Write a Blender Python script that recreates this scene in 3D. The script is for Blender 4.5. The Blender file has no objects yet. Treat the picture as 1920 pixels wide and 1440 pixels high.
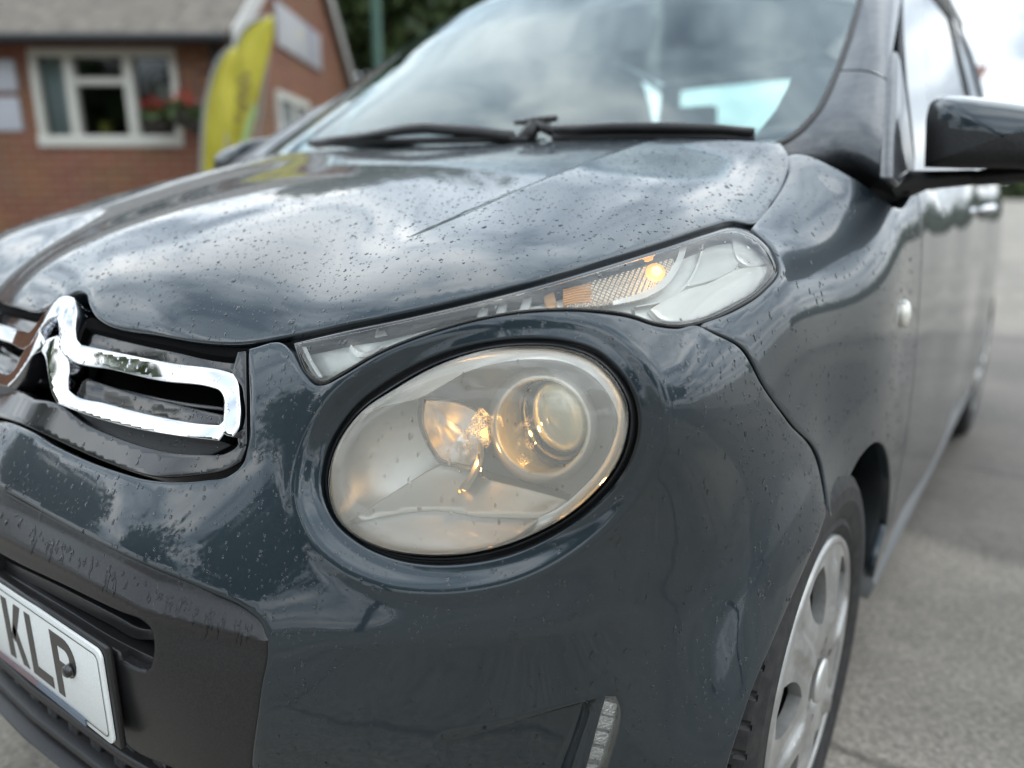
import bpy, bmesh, math, random
import numpy as np
from mathutils import Matrix, Vector
from mathutils.geometry import delaunay_2d_cdt
random.seed(7); RNG = np.random.default_rng(11)
SC = bpy.context.scene
COL = SC.collection

# ------------------------------------------------------------------ camera
CAMP = np.array([.977, -.278, .907]); YAW, PITCH, FPX = .622, .252, 1416.0
cam = bpy.data.cameras.new('camera'); camo = bpy.data.objects.new('camera', cam); COL.objects.link(camo)
camo.location = CAMP; camo.rotation_euler = (math.pi/2 - PITCH, 0, YAW)
cam.sensor_width = 36.0; cam.lens = FPX/1920*36; cam.clip_start = .02; cam.clip_end = 900
cam.dof.use_dof = True; cam.dof.focus_distance = .76; cam.dof.aperture_fstop = 2.1
SC.camera = camo

# ------------------------------------------------------------------ sky, sun, exposure
SUN_EL, SUN_AZ = math.radians(52), math.radians(60)      # high, from the car's left rear, behind thin cloud
world = bpy.data.worlds.new('World'); SC.world = world; world.use_nodes = True
wt = world.node_tree; wt.nodes.clear()
def wn(t, **k):
    n = wt.nodes.new(t)
    for a, b in k.items(): setattr(n, a, b)
    return n
sky = wn('ShaderNodeTexSky', sky_type='NISHITA', sun_disc=False, sun_elevation=SUN_EL, sun_rotation=SUN_AZ)
geo = wn('ShaderNodeTexCoord')
sep = wn('ShaderNodeSeparateXYZ'); wt.links.new(geo.outputs['Generated'], sep.inputs[0])
# project the direction on a flat cloud deck: (x, y) / (z + .16)
def wm(op, a, b=None):
    n = wn('ShaderNodeMath', operation=op)
    for i, v in enumerate((a, b)):
        if v is None: continue
        if isinstance(v, (int, float)): n.inputs[i].default_value = v
        else: wt.links.new(v, n.inputs[i])
    return n.outputs[0]
zc = wm('ADD', wm('MAXIMUM', sep.outputs[2], 0.0), .16)
cmb = wn('ShaderNodeCombineXYZ')
wt.links.new(wm('DIVIDE', sep.outputs[0], zc), cmb.inputs[0]); wt.links.new(wm('DIVIDE', sep.outputs[1], zc), cmb.inputs[1])
n1 = wn('ShaderNodeTexNoise'); n1.inputs['Scale'].default_value = 1.75; n1.inputs['Detail'].default_value = 9; n1.inputs['Roughness'].default_value = .58; n1.inputs['Distortion'].default_value = .5
wt.links.new(cmb.outputs[0], n1.inputs['Vector'])
rmp = wn('ShaderNodeValToRGB'); cr = rmp.color_ramp
cr.elements[0].position = .36; cr.elements[0].color = (5.0, 6.2, 7.8, 1)
cr.elements[1].position = .66; cr.elements[1].color = (36, 36.6, 36.2, 1)
e = cr.elements.new(.50); e.color = (16.5, 18.8, 20.8, 1)
wt.links.new(n1.outputs['Fac'], rmp.inputs[0])
# the deck thins into bright white towards the horizon all round
hz = wn('ShaderNodeMapRange'); hz.inputs['From Min'].default_value = .02; hz.inputs['From Max'].default_value = .38
hz.inputs['To Min'].default_value = .72; hz.inputs['To Max'].default_value = 0.0
wt.links.new(sep.outputs[2], hz.inputs['Value'])
mx1 = wn('ShaderNodeMix', data_type='RGBA'); mx1.inputs[7].default_value = (8.4, 9.0, 9.5, 1)
wt.links.new(hz.outputs[0], mx1.inputs[0]); wt.links.new(rmp.outputs[0], mx1.inputs[6])
mx2 = wn('ShaderNodeMix', data_type='RGBA'); mx2.inputs[0].default_value = .9
wt.links.new(sky.outputs[0], mx2.inputs[6]); wt.links.new(mx1.outputs[2], mx2.inputs[7])
bg = wn('ShaderNodeBackground'); bg.inputs['Strength'].default_value = .1
wt.links.new(mx2.outputs[2], bg.inputs['Color'])
wo = wn('ShaderNodeOutputWorld'); wt.links.new(bg.outputs[0], wo.inputs['Surface'])

sun = bpy.data.lights.new('sun', 'SUN'); sun.energy = .7; sun.angle = math.radians(60); sun.color = (1, .96, .9)
suno = bpy.data.objects.new('sun', sun); COL.objects.link(suno)
sd = Vector((math.sin(SUN_AZ)*math.cos(SUN_EL), math.cos(SUN_AZ)*math.cos(SUN_EL), math.sin(SUN_EL)))
suno.rotation_euler = sd.to_track_quat('Z', 'Y').to_euler()

SC.view_settings.view_transform = 'Standard'; SC.view_settings.look = 'None'
SC.view_settings.exposure = 0.12; SC.view_settings.gamma = 1.0; SC.view_settings.use_curve_mapping = False
SC.render.engine = 'CYCLES'
SC.cycles.use_denoising = True
SC.cycles.max_bounces = 10; SC.cycles.transparent_max_bounces = 24; SC.cycles.transmission_bounces = 10
SC.cycles.glossy_bounces = 6; SC.cycles.sample_clamp_indirect = 6; SC.cycles.caustics_reflective = False; SC.cycles.caustics_refractive = True; SC.cycles.blur_glossy = .6

# ------------------------------------------------------------------ camera geometry: pixels of the photograph to points in the place
_fw = np.array([-math.sin(YAW)*math.cos(PITCH), math.cos(YAW)*math.cos(PITCH), -math.sin(PITCH)])
_rt = np.array([math.cos(YAW), math.sin(YAW), 0.]); _up = np.cross(_rt, _fw)
def rays(uv):
    uv = np.atleast_2d(np.asarray(uv, float))
    d = _fw + np.outer((uv[:, 0]-960)/FPX, _rt) + np.outer((720-uv[:, 1])/FPX, _up)
    return d/np.linalg.norm(d, axis=1)[:, None]
def at(u, v, x=None, y=None, z=None, D=None):
    d = rays((u, v))[0]
    if D is not None:
        h = np.array([-math.sin(YAW), math.cos(YAW), 0.]); t = D/(d@h)
    else:
        t = (x-CAMP[0])/d[0] if x is not None else (y-CAMP[1])/d[1] if y is not None else (z-CAMP[2])/d[2]
    return CAMP+t*d
def proj(P):
    d = np.atleast_2d(P)-CAMP; Z = d@_fw
    return np.stack([960+FPX*(d@_rt)/Z, 720-FPX*(d@_up)/Z], 1)

# ------------------------------------------------------------------ object helpers
def props(o, label=None, cat=None, group=None, kind=None):
    if label: o['label'] = label
    if cat: o['category'] = cat
    if group: o['group'] = group
    if kind: o['kind'] = kind
    return o
def thing(name, loc, label, cat, group=None):
    o = bpy.data.objects.new(name, None); COL.objects.link(o); o.location = loc; o.empty_display_size = .1
    return props(o, label, cat, group)
WORLD = {}
def mesh_obj(name, V, F, mat, parent=None, smooth=True, label=None, kind=None):
    """vertices in world coordinates; parented without moving"""
    me = bpy.data.meshes.new(name)
    me.from_pydata([tuple(map(float, v)) for v in V], [], [tuple(map(int, f)) for f in F]); me.update()
    for m in (mat if isinstance(mat, (list, tuple)) else [mat]): me.materials.append(m)
    if smooth: me.polygons.foreach_set('use_smooth', [True]*len(me.polygons))
    o = bpy.data.objects.new(name, me); COL.objects.link(o)
    if parent is not None: set_parent(o, parent)
    if label: o['label'] = label
    if kind: o['kind'] = kind
    return o
def wloc(o):
    M = Matrix.Identity(4); c = o
    while c is not None:
        M = (c.matrix_parent_inverse @ c.matrix_basis if c.parent else c.matrix_basis) @ M; c = c.parent
    return M
def set_parent(o, p):
    o.parent = p; o.matrix_parent_inverse = wloc(p).inverted()
class MB:
    """gathers simple solids into one mesh"""
    def __init__(s): s.V = []; s.F = []
    def add(s, V, F):
        n = len(s.V); s.V += [tuple(v) for v in V]; s.F += [tuple(i+n for i in f) for f in F]; return s
    def box(s, c, size, ax=None):
        ax = np.eye(3) if ax is None else np.asarray(ax)
        h = np.array(size)/2; c = np.array(c)
        V = [c+ax.T@(h*np.array(g)) for g in ((-1,-1,-1),(1,-1,-1),(1,1,-1),(-1,1,-1),(-1,-1,1),(1,-1,1),(1,1,1),(-1,1,1))]
        return s.add(V, [(0,3,2,1),(4,5,6,7),(0,1,5,4),(1,2,6,5),(2,3,7,6),(3,0,4,7)])
    def bb(s, a, b): a = np.array(a); b = np.array(b); return s.box((a+b)/2, np.abs(b-a))
    def tube(s, pts, r, n=10, cap=True):
        pts = [np.array(p, float) for p in pts]; rr = r if isinstance(r, (list, tuple, np.ndarray)) else [r]*len(pts)
        V = []; F = []
        T0 = pts[1]-pts[0]; ref = np.array([0, 0, 1.]) if abs(T0[2]) < .9*np.linalg.norm(T0) else np.array([1., 0, 0])
        for i, p in enumerate(pts):
            T = pts[min(i+1, len(pts)-1)]-pts[max(i-1, 0)]; T = T/np.linalg.norm(T)
            A = np.cross(T, ref); A /= np.linalg.norm(A); B = np.cross(T, A)
            for k in range(n):
                a = 2*math.pi*k/n; V.append(p+rr[i]*(A*math.cos(a)+B*math.sin(a)))
        for i in range(len(pts)-1):
            for k in range(n): F.append((i*n+k, i*n+(k+1) % n, (i+1)*n+(k+1) % n, (i+1)*n+k))
        if cap: F.append(tuple(range(n))); F.append(tuple(range((len(pts)-1)*n, len(pts)*n))[::-1])
        return s.add(V, F)
    def prism(s, poly, dvec):
        """closed polygon of 3D points, extruded by dvec"""
        P = [np.array(p, float) for p in poly]; n = len(P); d = np.array(dvec)
        V = P+[p+d for p in P]
        F = [tuple(range(n))[::-1], tuple(range(n, 2*n))]+[(i, (i+1) % n, n+(i+1) % n, n+i) for i in range(n)]
        return s.add(V, F)
    def build(s, name, mat, parent=None, smooth=False, label=None, kind=None, bevel=0, seg=2):
        o = mesh_obj(name, s.V, s.F, mat, parent, smooth, label, kind)
        if bevel:
            bm = bmesh.new(); bm.from_mesh(o.data); bmesh.ops.recalc_face_normals(bm, faces=bm.faces)
            ed = [e for e in bm.edges if len(e.link_faces) == 2 and e.calc_face_angle(0) > .6]
            bmesh.ops.bevel(bm, geom=ed, offset=bevel, segments=seg, affect='EDGES', profile=.5, clamp_overlap=True)
            bm.to_mesh(o.data); bm.free()
            o.data.polygons.foreach_set('use_smooth', [True]*len(o.data.polygons))
            o.data.set_sharp_from_angle(angle=math.radians(40))
        else:
            bm = bmesh.new(); bm.from_mesh(o.data); bmesh.ops.recalc_face_normals(bm, faces=bm.faces); bm.to_mesh(o.data); bm.free()
        return o

# ------------------------------------------------------------------ materials
def mat(name, color=(.5, .5, .5), rough=.5, metal=0., coat=0., spec=.5, trans=0., ior=1.45, coat_rough=.03, emit=None, estr=0):
    m = bpy.data.materials.new(name); m.use_nodes = True
    b = m.node_tree.nodes['Principled BSDF']
    b.inputs['Base Color'].default_value = (*color, 1); b.inputs['Roughness'].default_value = rough
    b.inputs['Metallic'].default_value = metal; b.inputs['Coat Weight'].default_value = coat; b.inputs['Coat Roughness'].default_value = coat_rough
    b.inputs['Specular IOR Level'].default_value = spec; b.inputs['Transmission Weight'].default_value = trans; b.inputs['IOR'].default_value = ior
    if emit: b.inputs['Emission Color'].default_value = (*emit, 1); b.inputs['Emission Strength'].default_value = estr
    return m
def nd(m, t, **k):
    n = m.node_tree.nodes.new(t)
    for a, b in k.items():
        if hasattr(n, a): setattr(n, a, b)
        else: n.inputs[a.replace('_', ' ')].default_value = b
    return n
def lk(m, a, b): m.node_tree.links.new(a, b)
def vary(m, scale, c1, c2, detail=6, bump=0, dist=.01, lo=.35, hi=.65, rough=None, bscale=None):
    """noise between two colours, with a little relief"""
    b = m.node_tree.nodes['Principled BSDF']
    tc = nd(m, 'ShaderNodeTexCoord'); no = nd(m, 'ShaderNodeTexNoise', Scale=scale, Detail=detail, Roughness=.6)
    lk(m, tc.outputs['Object'], no.inputs['Vector'])
    r = nd(m, 'ShaderNodeValToRGB'); r.color_ramp.elements[0].position = lo; r.color_ramp.elements[1].position = hi
    r.color_ramp.elements[0].color = (*c1, 1); r.color_ramp.elements[1].color = (*c2, 1)
    lk(m, no.outputs['Fac'], r.inputs[0]); lk(m, r.outputs[0], b.inputs['Base Color'])
    if bump:
        n2 = nd(m, 'ShaderNodeTexNoise', Scale=bscale or scale*3, Detail=5)
        lk(m, tc.outputs['Object'], n2.inputs['Vector'])
        bp = nd(m, 'ShaderNodeBump', Strength=bump, Distance=dist); lk(m, n2.outputs['Fac'], bp.inputs['Height']); lk(m, bp.outputs[0], b.inputs['Normal'])
    return m
def glass(name, tint=(1, 1, 1), haze=0., hazecol=(.8, .8, .78), ior=1.5, rough=.0, refl=(1, 1, 1)):
    """a thin pane: fresnel reflection over straight transmission"""
    m = bpy.data.materials.new(name); m.use_nodes = True; t = m.node_tree; t.nodes.clear()
    tr = nd(m, 'ShaderNodeBsdfTransparent'); tr.inputs[0].default_value = (*tint, 1)
    gl = nd(m, 'ShaderNodeBsdfGlossy'); gl.inputs['Roughness'].default_value = rough; gl.inputs['Color'].default_value = (*refl, 1)
    fr = nd(m, 'ShaderNodeFresnel', IOR=ior); mx = nd(m, 'ShaderNodeMixShader')
    base = tr
    if haze:
        df = nd(m, 'ShaderNodeBsdfDiffuse'); df.inputs[0].default_value = (*hazecol, 1)
        m2 = nd(m, 'ShaderNodeMixShader'); m2.inputs[0].default_value = haze; lk(m, tr.outputs[0], m2.inputs[1]); lk(m, df.outputs[0], m2.inputs[2]); base = m2
    lk(m, fr.outputs[0], mx.inputs[0]); lk(m, base.outputs[0], mx.inputs[1]); lk(m, gl.outputs[0], mx.inputs[2])
    o = nd(m, 'ShaderNodeOutputMaterial'); lk(m, mx.outputs[0], o.inputs['Surface'])
    return m

M = {}
def paint():
    m = mat('dark_blue_grey_paint', (.018, .026, .034), .38, .55, 1.0, coat_rough=.012)
    b = m.node_tree.nodes['Principled BSDF']
    tc = nd(m, 'ShaderNodeTexCoord')
    vo = nd(m, 'ShaderNodeTexVoronoi', Scale=2600.0); lk(m, tc.outputs['Object'], vo.inputs['Vector'])
    mr = nd(m, 'ShaderNodeMix', data_type='RGBA'); mr.inputs[6].default_value = (.009, .0165, .0225, 1); mr.inputs[7].default_value = (.018, .032, .042, 1)
    lk(m, vo.outputs['Color'], mr.inputs[0]); lk(m, mr.outputs[2], b.inputs['Base Color'])
    # faint orange peel and road film
    no = nd(m, 'ShaderNodeTexNoise', Scale=160.0, Detail=2); lk(m, tc.outputs['Object'], no.inputs['Vector'])
    bp = nd(m, 'ShaderNodeBump', Strength=.02, Distance=.001); lk(m, no.outputs['Fac'], bp.inputs['Height']); lk(m, bp.outputs[0], b.inputs['Coat Normal'])
    n3 = nd(m, 'ShaderNodeTexNoise', Scale=9.0, Detail=6, Roughness=.65); lk(m, tc.outputs['Object'], n3.inputs['Vector'])
    m3 = nd(m, 'ShaderNodeMapRange'); m3.inputs['From Min'].default_value = .45; m3.inputs['From Max'].default_value = .8; m3.inputs['To Min'].default_value = .004; m3.inputs['To Max'].default_value = .02
    b.inputs['Coat IOR'].default_value = 1.55
    lk(m, n3.outputs['Fac'], m3.inputs['Value']); lk(m, m3.outputs[0], b.inputs['Coat Roughness'])
    return m
M['paint'] = paint()
M['gap'] = mat('black_void', (.004, .004, .004), .9, spec=.1)  # near-black, standing in for the shade in gaps and openings
M['rubber'] = mat('black_rubber', (.012, .012, .013), .45)
M['piano'] = mat('gloss_black_plastic', (.012, .012, .013), .16, coat=.6)
M['satin'] = vary(mat('satin_black_plastic', (.02, .02, .021), .30), 420, (.011, .011, .0115), (.023, .022, .023), bump=.12, dist=.0006, bscale=1500)
M['grain'] = vary(mat('grained_black_plastic', (.02, .02, .02), .55), 300, (.013, .0135, .014), (.03, .03, .031), bump=.25, dist=.0008, bscale=1100)
M['chrome'] = mat('chrome', (.74, .75, .77), .04, 1.0)
M['silverrefl'] = mat('reflector_silver', (.80, .79, .76), .14, 1.0)
M['satin_silver'] = mat('satin_silver', (.62, .62, .60), .34, .75)
M['lamp_warm'] = mat('warm_bulb', (1, .8, .5), .4, emit=(1, .52, .12), estr=14)
M['lens'] = glass('clear_lamp_lens', (.98, .98, .96), .20, (.93, .91, .83), 1.5)
M['lens_clear'] = glass('clear_indicator_lens', (.98, .98, .97), .05, (.88, .88, .82), 1.5)
M['screen'] = glass('tinted_windscreen', (.62, .82, .79), .012, (.45, .62, .62), 2.0, refl=(.86, .97, 1.0))
M['sideglass'] = glass('tinted_side_glass', (.68, .84, .82), .05, (.7, .8, .8), 1.7)
M['plate'] = vary(mat('reflective_plate_white', (.78, .80, .79), .35, coat=.4), 900, (.70, .72, .71), (.84, .86, .85))
M['platecar'] = vary(mat('plate_black_ink', (.02, .018, .016), .45, coat=.4), 700, (.012, .011, .010), (.05, .045, .04))
M['wheel'] = vary(mat('silver_wheel_paint', (.52, .52, .51), .3, .5, .6), 18, (.27, .265, .255), (.46, .46, .45))
M['tyre'] = vary(mat('tyre_rubber', (.015, .015, .015), .7), 60, (.010, .010, .011), (.03, .029, .028), bump=.1, dist=.001)
M['dark'] = mat('dark_fabric', (.02, .021, .024), .85)
M['water'] = mat('water', (1, 1, 1), .0, trans=1.0, ior=1.33, spec=.5)

# ------------------------------------------------------------------ the body surface of the car
# car frame: x to the car's left, y rearwards, z up, metres; a smooth surface through measured points, symmetric about x = 0
C0 = np.array([0., 1.05, .42])
ctrl = [
 # bonnet, centre line to edge
 (0,.155,.772),(0,.20,.808),(0,.30,.857),(0,.45,.908),(0,.62,.945),(0,.82,.984),
 (.2,.166,.762),(.2,.22,.808),(.2,.34,.863),(.2,.5,.910),(.2,.8,.980),
 (.30,.186,.752),(.33,.26,.812),(.36,.37,.862),(.42,.55,.915),(.45,.78,.968),
 (.45,.205,.772),(.52,.28,.825),(.54,.42,.870),(.57,.6,.915),(.58,.8,.955),
 (.60,.255,.790),(.63,.36,.835),(.655,.50,.870),(.665,.62,.893),(.66,.81,.951),
 (.69,.60,.866),
 # upper lamp and wing top
 (.735,.54,.828),(.70,.39,.803),(.705,.80,.915),(.745,.76,.868),(.757,.90,.905),(.72,.95,.95),
 # wing side
 (.735,.45,.757),(.762,.54,.70),(.778,.63,.594),(.787,.76,.75),(.797,1.0,.722),(.803,.86,.60),(.806,1.05,.60),
 (.80,.62,.53),(.805,1.10,.45),(.80,1.10,.30),
 # doors
 *[(x-.006*((y-1.9)/1.1)**2, y, z) for y in (1.22, 1.6, 2.0, 2.5, 3.0) for x, z in ((.766, .94), (.787, .86), (.803, .72), (.810, .55), (.808, .40), (.796, .25))],
 # front fascia
 (0,.138,.748),(0,.119,.715),(0,.104,.675),(0,.053,.605),(0,.028,.55),(0,.018,.48),(0,.020,.40),(0,.035,.28),(0,.07,.2),
 (.1,.118,.68),(.2,.134,.68),(.22,.075,.60),(.25,.050,.55),(.25,.032,.48),(.26,.033,.40),(.26,.05,.28),(.26,.09,.2),
 (.36,.165,.69),(.38,.135,.62),(.40,.112,.55),(.42,.098,.50),(.44,.098,.42),(.44,.115,.30),(.44,.16,.2),
 (.45,.178,.65),(.57,.243,.67),(.70,.295,.735),(.545,.192,.565),(.54,.185,.53),
 (.73,.335,.705),(.56,.200,.47),(.57,.205,.40),(.57,.225,.28),(.57,.27,.2),
 (.65,.258,.52),(.67,.285,.41),(.67,.292,.28),(.67,.33,.2),
 (.718,.338,.60),(.74,.372,.52),(.744,.345,.40),(.745,.345,.28),
 (.766,.475,.62),(.782,.345,.30),(.78,.36,.22),(.803,.50,.38),(.804,.60,.30),*[tuple(at(u,v,x=x)) for u,v,x in ((1548,962,.802),(1486,1124,.802),(1450,1214,.799),(1395,1360,.793),(1372,1433,.789))],
]
_c = []
for p in ctrl:
    _c.append(p)
    if p[0] > 1e-6: _c.append((-p[0], p[1], p[2]))
# the tail closes the surface so that it stays well behaved
for x in (-.6, -.3, 0, .3, .6):
    _c += [(x, 3.5, .9), (x, 3.48, .5), (x, 3.4, .3), (x, 2.2, 1.05), (x, 3.0, 1.05), (x, 1.4, 1.02)]
_c = np.array(_c); _r = np.linalg.norm(_c-C0, axis=1); _d = (_c-C0)/_r[:, None]
def _solve():
    D = np.linalg.norm(_d[:, None]-_d[None], axis=2); n = len(_d)
    A = np.zeros((n+4, n+4)); A[:n, :n] = D**3+np.diag(_lam); A[:n, n] = 1; A[:n, n+1:] = _d; A[n, :n] = 1; A[n+1:, :n] = _d.T
    b = np.zeros(n+4); b[:n] = np.log(_r)
    return np.linalg.solve(A, b)
_lam = np.where((np.abs(_c[:, 0]) > .72) & (_c[:, 1] < .8) & (_c[:, 2] < .56), 1.2e-4, 3e-4)
_w = _solve()
def rad(d):
    out = np.empty(len(d)); n = len(_d)
    for i in range(0, len(d), 4000):
        q = d[i:i+4000]
        D = np.sqrt(np.maximum(2-2*q@_d.T, 0))
        out[i:i+4000] = np.exp((D**3)@_w[:n]+_w[n]+q@_w[n+1:])
    return out
def base(P):
    q = np.atleast_2d(P)-C0; return q/np.linalg.norm(q, axis=1)[:, None]
# stereographic chart centred on the front-top of the car
AX = np.array([0., -.78, .626]); AX /= np.linalg.norm(AX); AY = np.array([1., 0, 0]); AZ = np.cross(AX, AY)
def d2s(d): k = 1+d@AX; return np.stack([(d@AY)/k, (d@AZ)/k], 1)
def s2d(s):
    r2 = (s**2).sum(1); k = 2/(1+r2)
    return np.outer(k-1, AX)+np.outer(k*s[:, 0], AY)+np.outer(k*s[:, 1], AZ)
_TN = 520; _TL = 1.5; _g = np.linspace(-_TL, _TL, _TN)
_gx, _gy = np.meshgrid(_g, _g, indexing='ij')
_tab = rad(s2d(np.stack([_gx.ravel(), _gy.ravel()], 1))).reshape(_TN, _TN)
def radq(d):
    s = d2s(d); u = np.clip((s+_TL)/(2*_TL)*(_TN-1), 0, _TN-1.001); i = u.astype(int); f = u-i
    a, b = i[:, 0], i[:, 1]; fx, fy = f[:, 0], f[:, 1]
    return (_tab[a, b]*(1-fx)*(1-fy)+_tab[a+1, b]*fx*(1-fy)+_tab[a, b+1]*(1-fx)*fy+_tab[a+1, b+1]*fx*fy)
def hit(uv):
    """first crossing of pixel rays with the body surface"""
    d = rays(uv); n = len(d); T = np.geomspace(.3, 4.2, 150)
    q = CAMP+d[:, None]*T[None, :, None]-C0; l = np.linalg.norm(q, axis=2)
    g = l-radq((q/l[..., None]).reshape(-1, 3)).reshape(l.shape)
    neg = g < 0; k = np.where(neg.any(1), neg.argmax(1), -1); miss = k < 0
    a = T[np.maximum(k-1, 0)]; b = T[np.maximum(k, 0)]
    b = np.where(miss, T[g.argmin(1)], b); a = np.where(miss, b, a)
    for _ in range(18):
        m = (a+b)/2; q = CAMP+d*m[:, None]-C0; l = np.linalg.norm(q, axis=1); s = l-radq(q/l[:, None]) < 0
        b = np.where(s, m, b); a = np.where(s, a, m)
    return CAMP+d*b[:, None]
def S_of(pts):
    """pixels (2-tuples) or points (3-tuples) to the chart"""
    P = np.zeros((len(pts), 3)); i2 = [i for i, p in enumerate(pts) if len(p) == 2]; i3 = [i for i, p in enumerate(pts) if len(p) == 3]
    if i2: P[i2] = hit([pts[i] for i in i2])
    for i in i3: P[i] = pts[i]
    return d2s(base(P))
FEATS = []
def surf0(s): d = s2d(s); return C0+d*rad(d)[:, None]
def surf(s, eps=2.5e-4):
    """points and normals, with the pressed features"""
    def full(s):
        P = surf0(s)
        off = np.zeros(len(s))
        for f in FEATS: off += f(s, P)
        return P+s2d(s)*off[:, None]
    P = full(s); e1 = full(s+np.array([eps, 0]))-P; e2 = full(s+np.array([0, eps]))-P
    N = np.cross(e1, e2); N /= np.linalg.norm(N, axis=1)[:, None]
    flip = (N*s2d(s)).sum(1) < 0; N[flip] *= -1
    return P, N
def smooth_loop(s, closed=True, step=.006, corner=48):
    s = np.asarray(s, float); n = len(s); out = []
    def turn(i):
        a = s[i]-s[i-1]; b = s[(i+1) % n]-s[i]
        c = (a@b)/(np.linalg.norm(a)*np.linalg.norm(b)+1e-12); return math.degrees(math.acos(max(-1, min(1, c))))
    cor = [turn(i) > corner if (closed or 0 < i < n-1) else True for i in range(n)]
    for i in range(n if closed else n-1):
        j = (i+1) % n; p1, p2 = s[i], s[j]
        p0 = p1-(p2-p1) if cor[i] else s[i-1]; p3 = p2+(p2-p1) if cor[j] else s[(j+1) % n]
        L = np.linalg.norm(p2-p1); k = max(1, int(math.ceil(L/step)))
        # centripetal-ish tangents
        l0, l2 = np.linalg.norm(p1-p0)+1e-9, np.linalg.norm(p3-p2)+1e-9
        m1 = ((p1-p0)/l0*L+(p2-p1)*(l0/L))/(1+l0/L) if not cor[i] else p2-p1
        m2 = ((p3-p2)/l2*L+(p2-p1)*(l2/L))/(1+l2/L) if not cor[j] else p2-p1
        for q in range(k):
            t = q/k; h = (2*t**3-3*t*t+1, t**3-2*t*t+t, -2*t**3+3*t*t, t**3-t*t)
            out.append(h[0]*p1+h[1]*m1+h[2]*p2+h[3]*m2)
    if not closed: out.append(s[-1])
    return np.array(out)
def inside(P, poly):
    x, y = P[:, 0], P[:, 1]; r = np.zeros(len(P), bool); n = len(poly)
    for i in range(n):
        x1, y1 = poly[i]; x2, y2 = poly[(i+1) % n]
        if y1 == y2: continue
        c = ((y1 > y) != (y2 > y)); r ^= c & (x < (x2-x1)*(y-y1)/(y2-y1)+x1)
    return r
def segdist(P, A, signed=False, far=None):
    """distance of points to a polyline (and the side)"""
    P = np.asarray(P, float); A = np.asarray(A, float)
    if far is not None:
        lo, hi = A.min(0)-far, A.max(0)+far; k = ((P > lo) & (P < hi)).all(1)
        best = np.full(len(P), 9.); sg = np.ones(len(P))
        if k.any():
            r = segdist(P[k], A, signed)
            if signed: best[k], sg[k] = r
            else: best[k] = r
        return (best, sg) if signed else best
    best = np.full(len(P), 1e9); sg = np.zeros(len(P))
    x, y = P[:, 0], P[:, 1]
    for i in range(len(A)-1):
        ax, ay = A[i]; bx, by = A[i+1]-A[i]; L2 = bx*bx+by*by+1e-18
        px, py = x-ax, y-ay; t = np.clip((px*bx+py*by)/L2, 0, 1); d = (px-t*bx)**2+(py-t*by)**2
        m = d < best; best = np.where(m, d, best)
        if signed: sg = np.where(m, np.sign(bx*py-by*px), sg)
    best = np.sqrt(best)
    return (best, sg) if signed else best
def area2(p): return .5*np.sum(p[:, 0]*np.roll(p[:, 1], -1)-np.roll(p[:, 0], -1)*p[:, 1])
def rows_along(poly, offs, n=None):
    """rows of points beside a line of the chart, for crisp folds"""
    p = np.asarray(poly); T = np.gradient(p, axis=0); T /= np.linalg.norm(T, axis=1)[:, None]+1e-12; N = np.stack([-T[:, 1], T[:, 0]], 1)
    out = []
    for o in offs:
        q = p+N*o
        out.append(q[::2] if len(q) > 40 else q)
    return out
def fill(outer, holes=(), sp=.008, extra=None):
    loops = [outer]+list(holes); V = []; E = []
    for l in loops:
        n0 = len(V); V += [tuple(p) for p in l]; E += [(n0+i, n0+(i+1) % len(l)) for i in range(len(l))]
    lo = outer.min(0); hi = outer.max(0)
    gx, gy = np.meshgrid(np.arange(lo[0], hi[0], sp), np.arange(lo[1], hi[1], sp*.866)); gx = gx+(np.arange(gx.shape[0]) % 2)[:, None]*sp/2
    G = np.stack([gx.ravel(), gy.ravel()], 1)
    if extra is not None:
        for e_ in extra:
            G = G[segdist(G, e_, False, .02) > sp*.35]
        G = np.vstack([G]+list(extra))
    k = inside(G, outer)
    for h in holes: k &= ~inside(G, h)
    G = G[k]
    for l in loops: G = G[segdist(G, np.vstack([l, l[:1]])) > sp*.45]
    V += [tuple(p) for p in G]
    r = delaunay_2d_cdt([Vector(v) for v in V], E, [], 1, 1e-7)
    vs = np.array([tuple(v) for v in r[0]]); fs = [tuple(f) for f in r[2]]
    inv = {}
    for i, o in enumerate(r[3]):
        for q in o: inv[q] = i
    ids = []; n0 = 0
    for l in loops: ids.append([inv[n0+i] for i in range(len(l))]); n0 += len(l)
    T = np.array([f for f in fs if len(f) == 3])
    p, q, r_ = vs[T[:, 0]], vs[T[:, 1]], vs[T[:, 2]]; cen = (p+q+r_)/3
    if holes:
        k = np.ones(len(T), bool)
        for h in holes: k &= ~inside(cen, h)
        T, p, q, r_ = T[k], p[k], q[k], r_[k]
    a = (q-p)[:, 0]*(r_-p)[:, 1]-(q-p)[:, 1]*(r_-p)[:, 0]; T[a < 0] = T[a < 0][:, ::-1]
    F = [tuple(f) for f in T]
    return vs, F, ids
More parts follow.
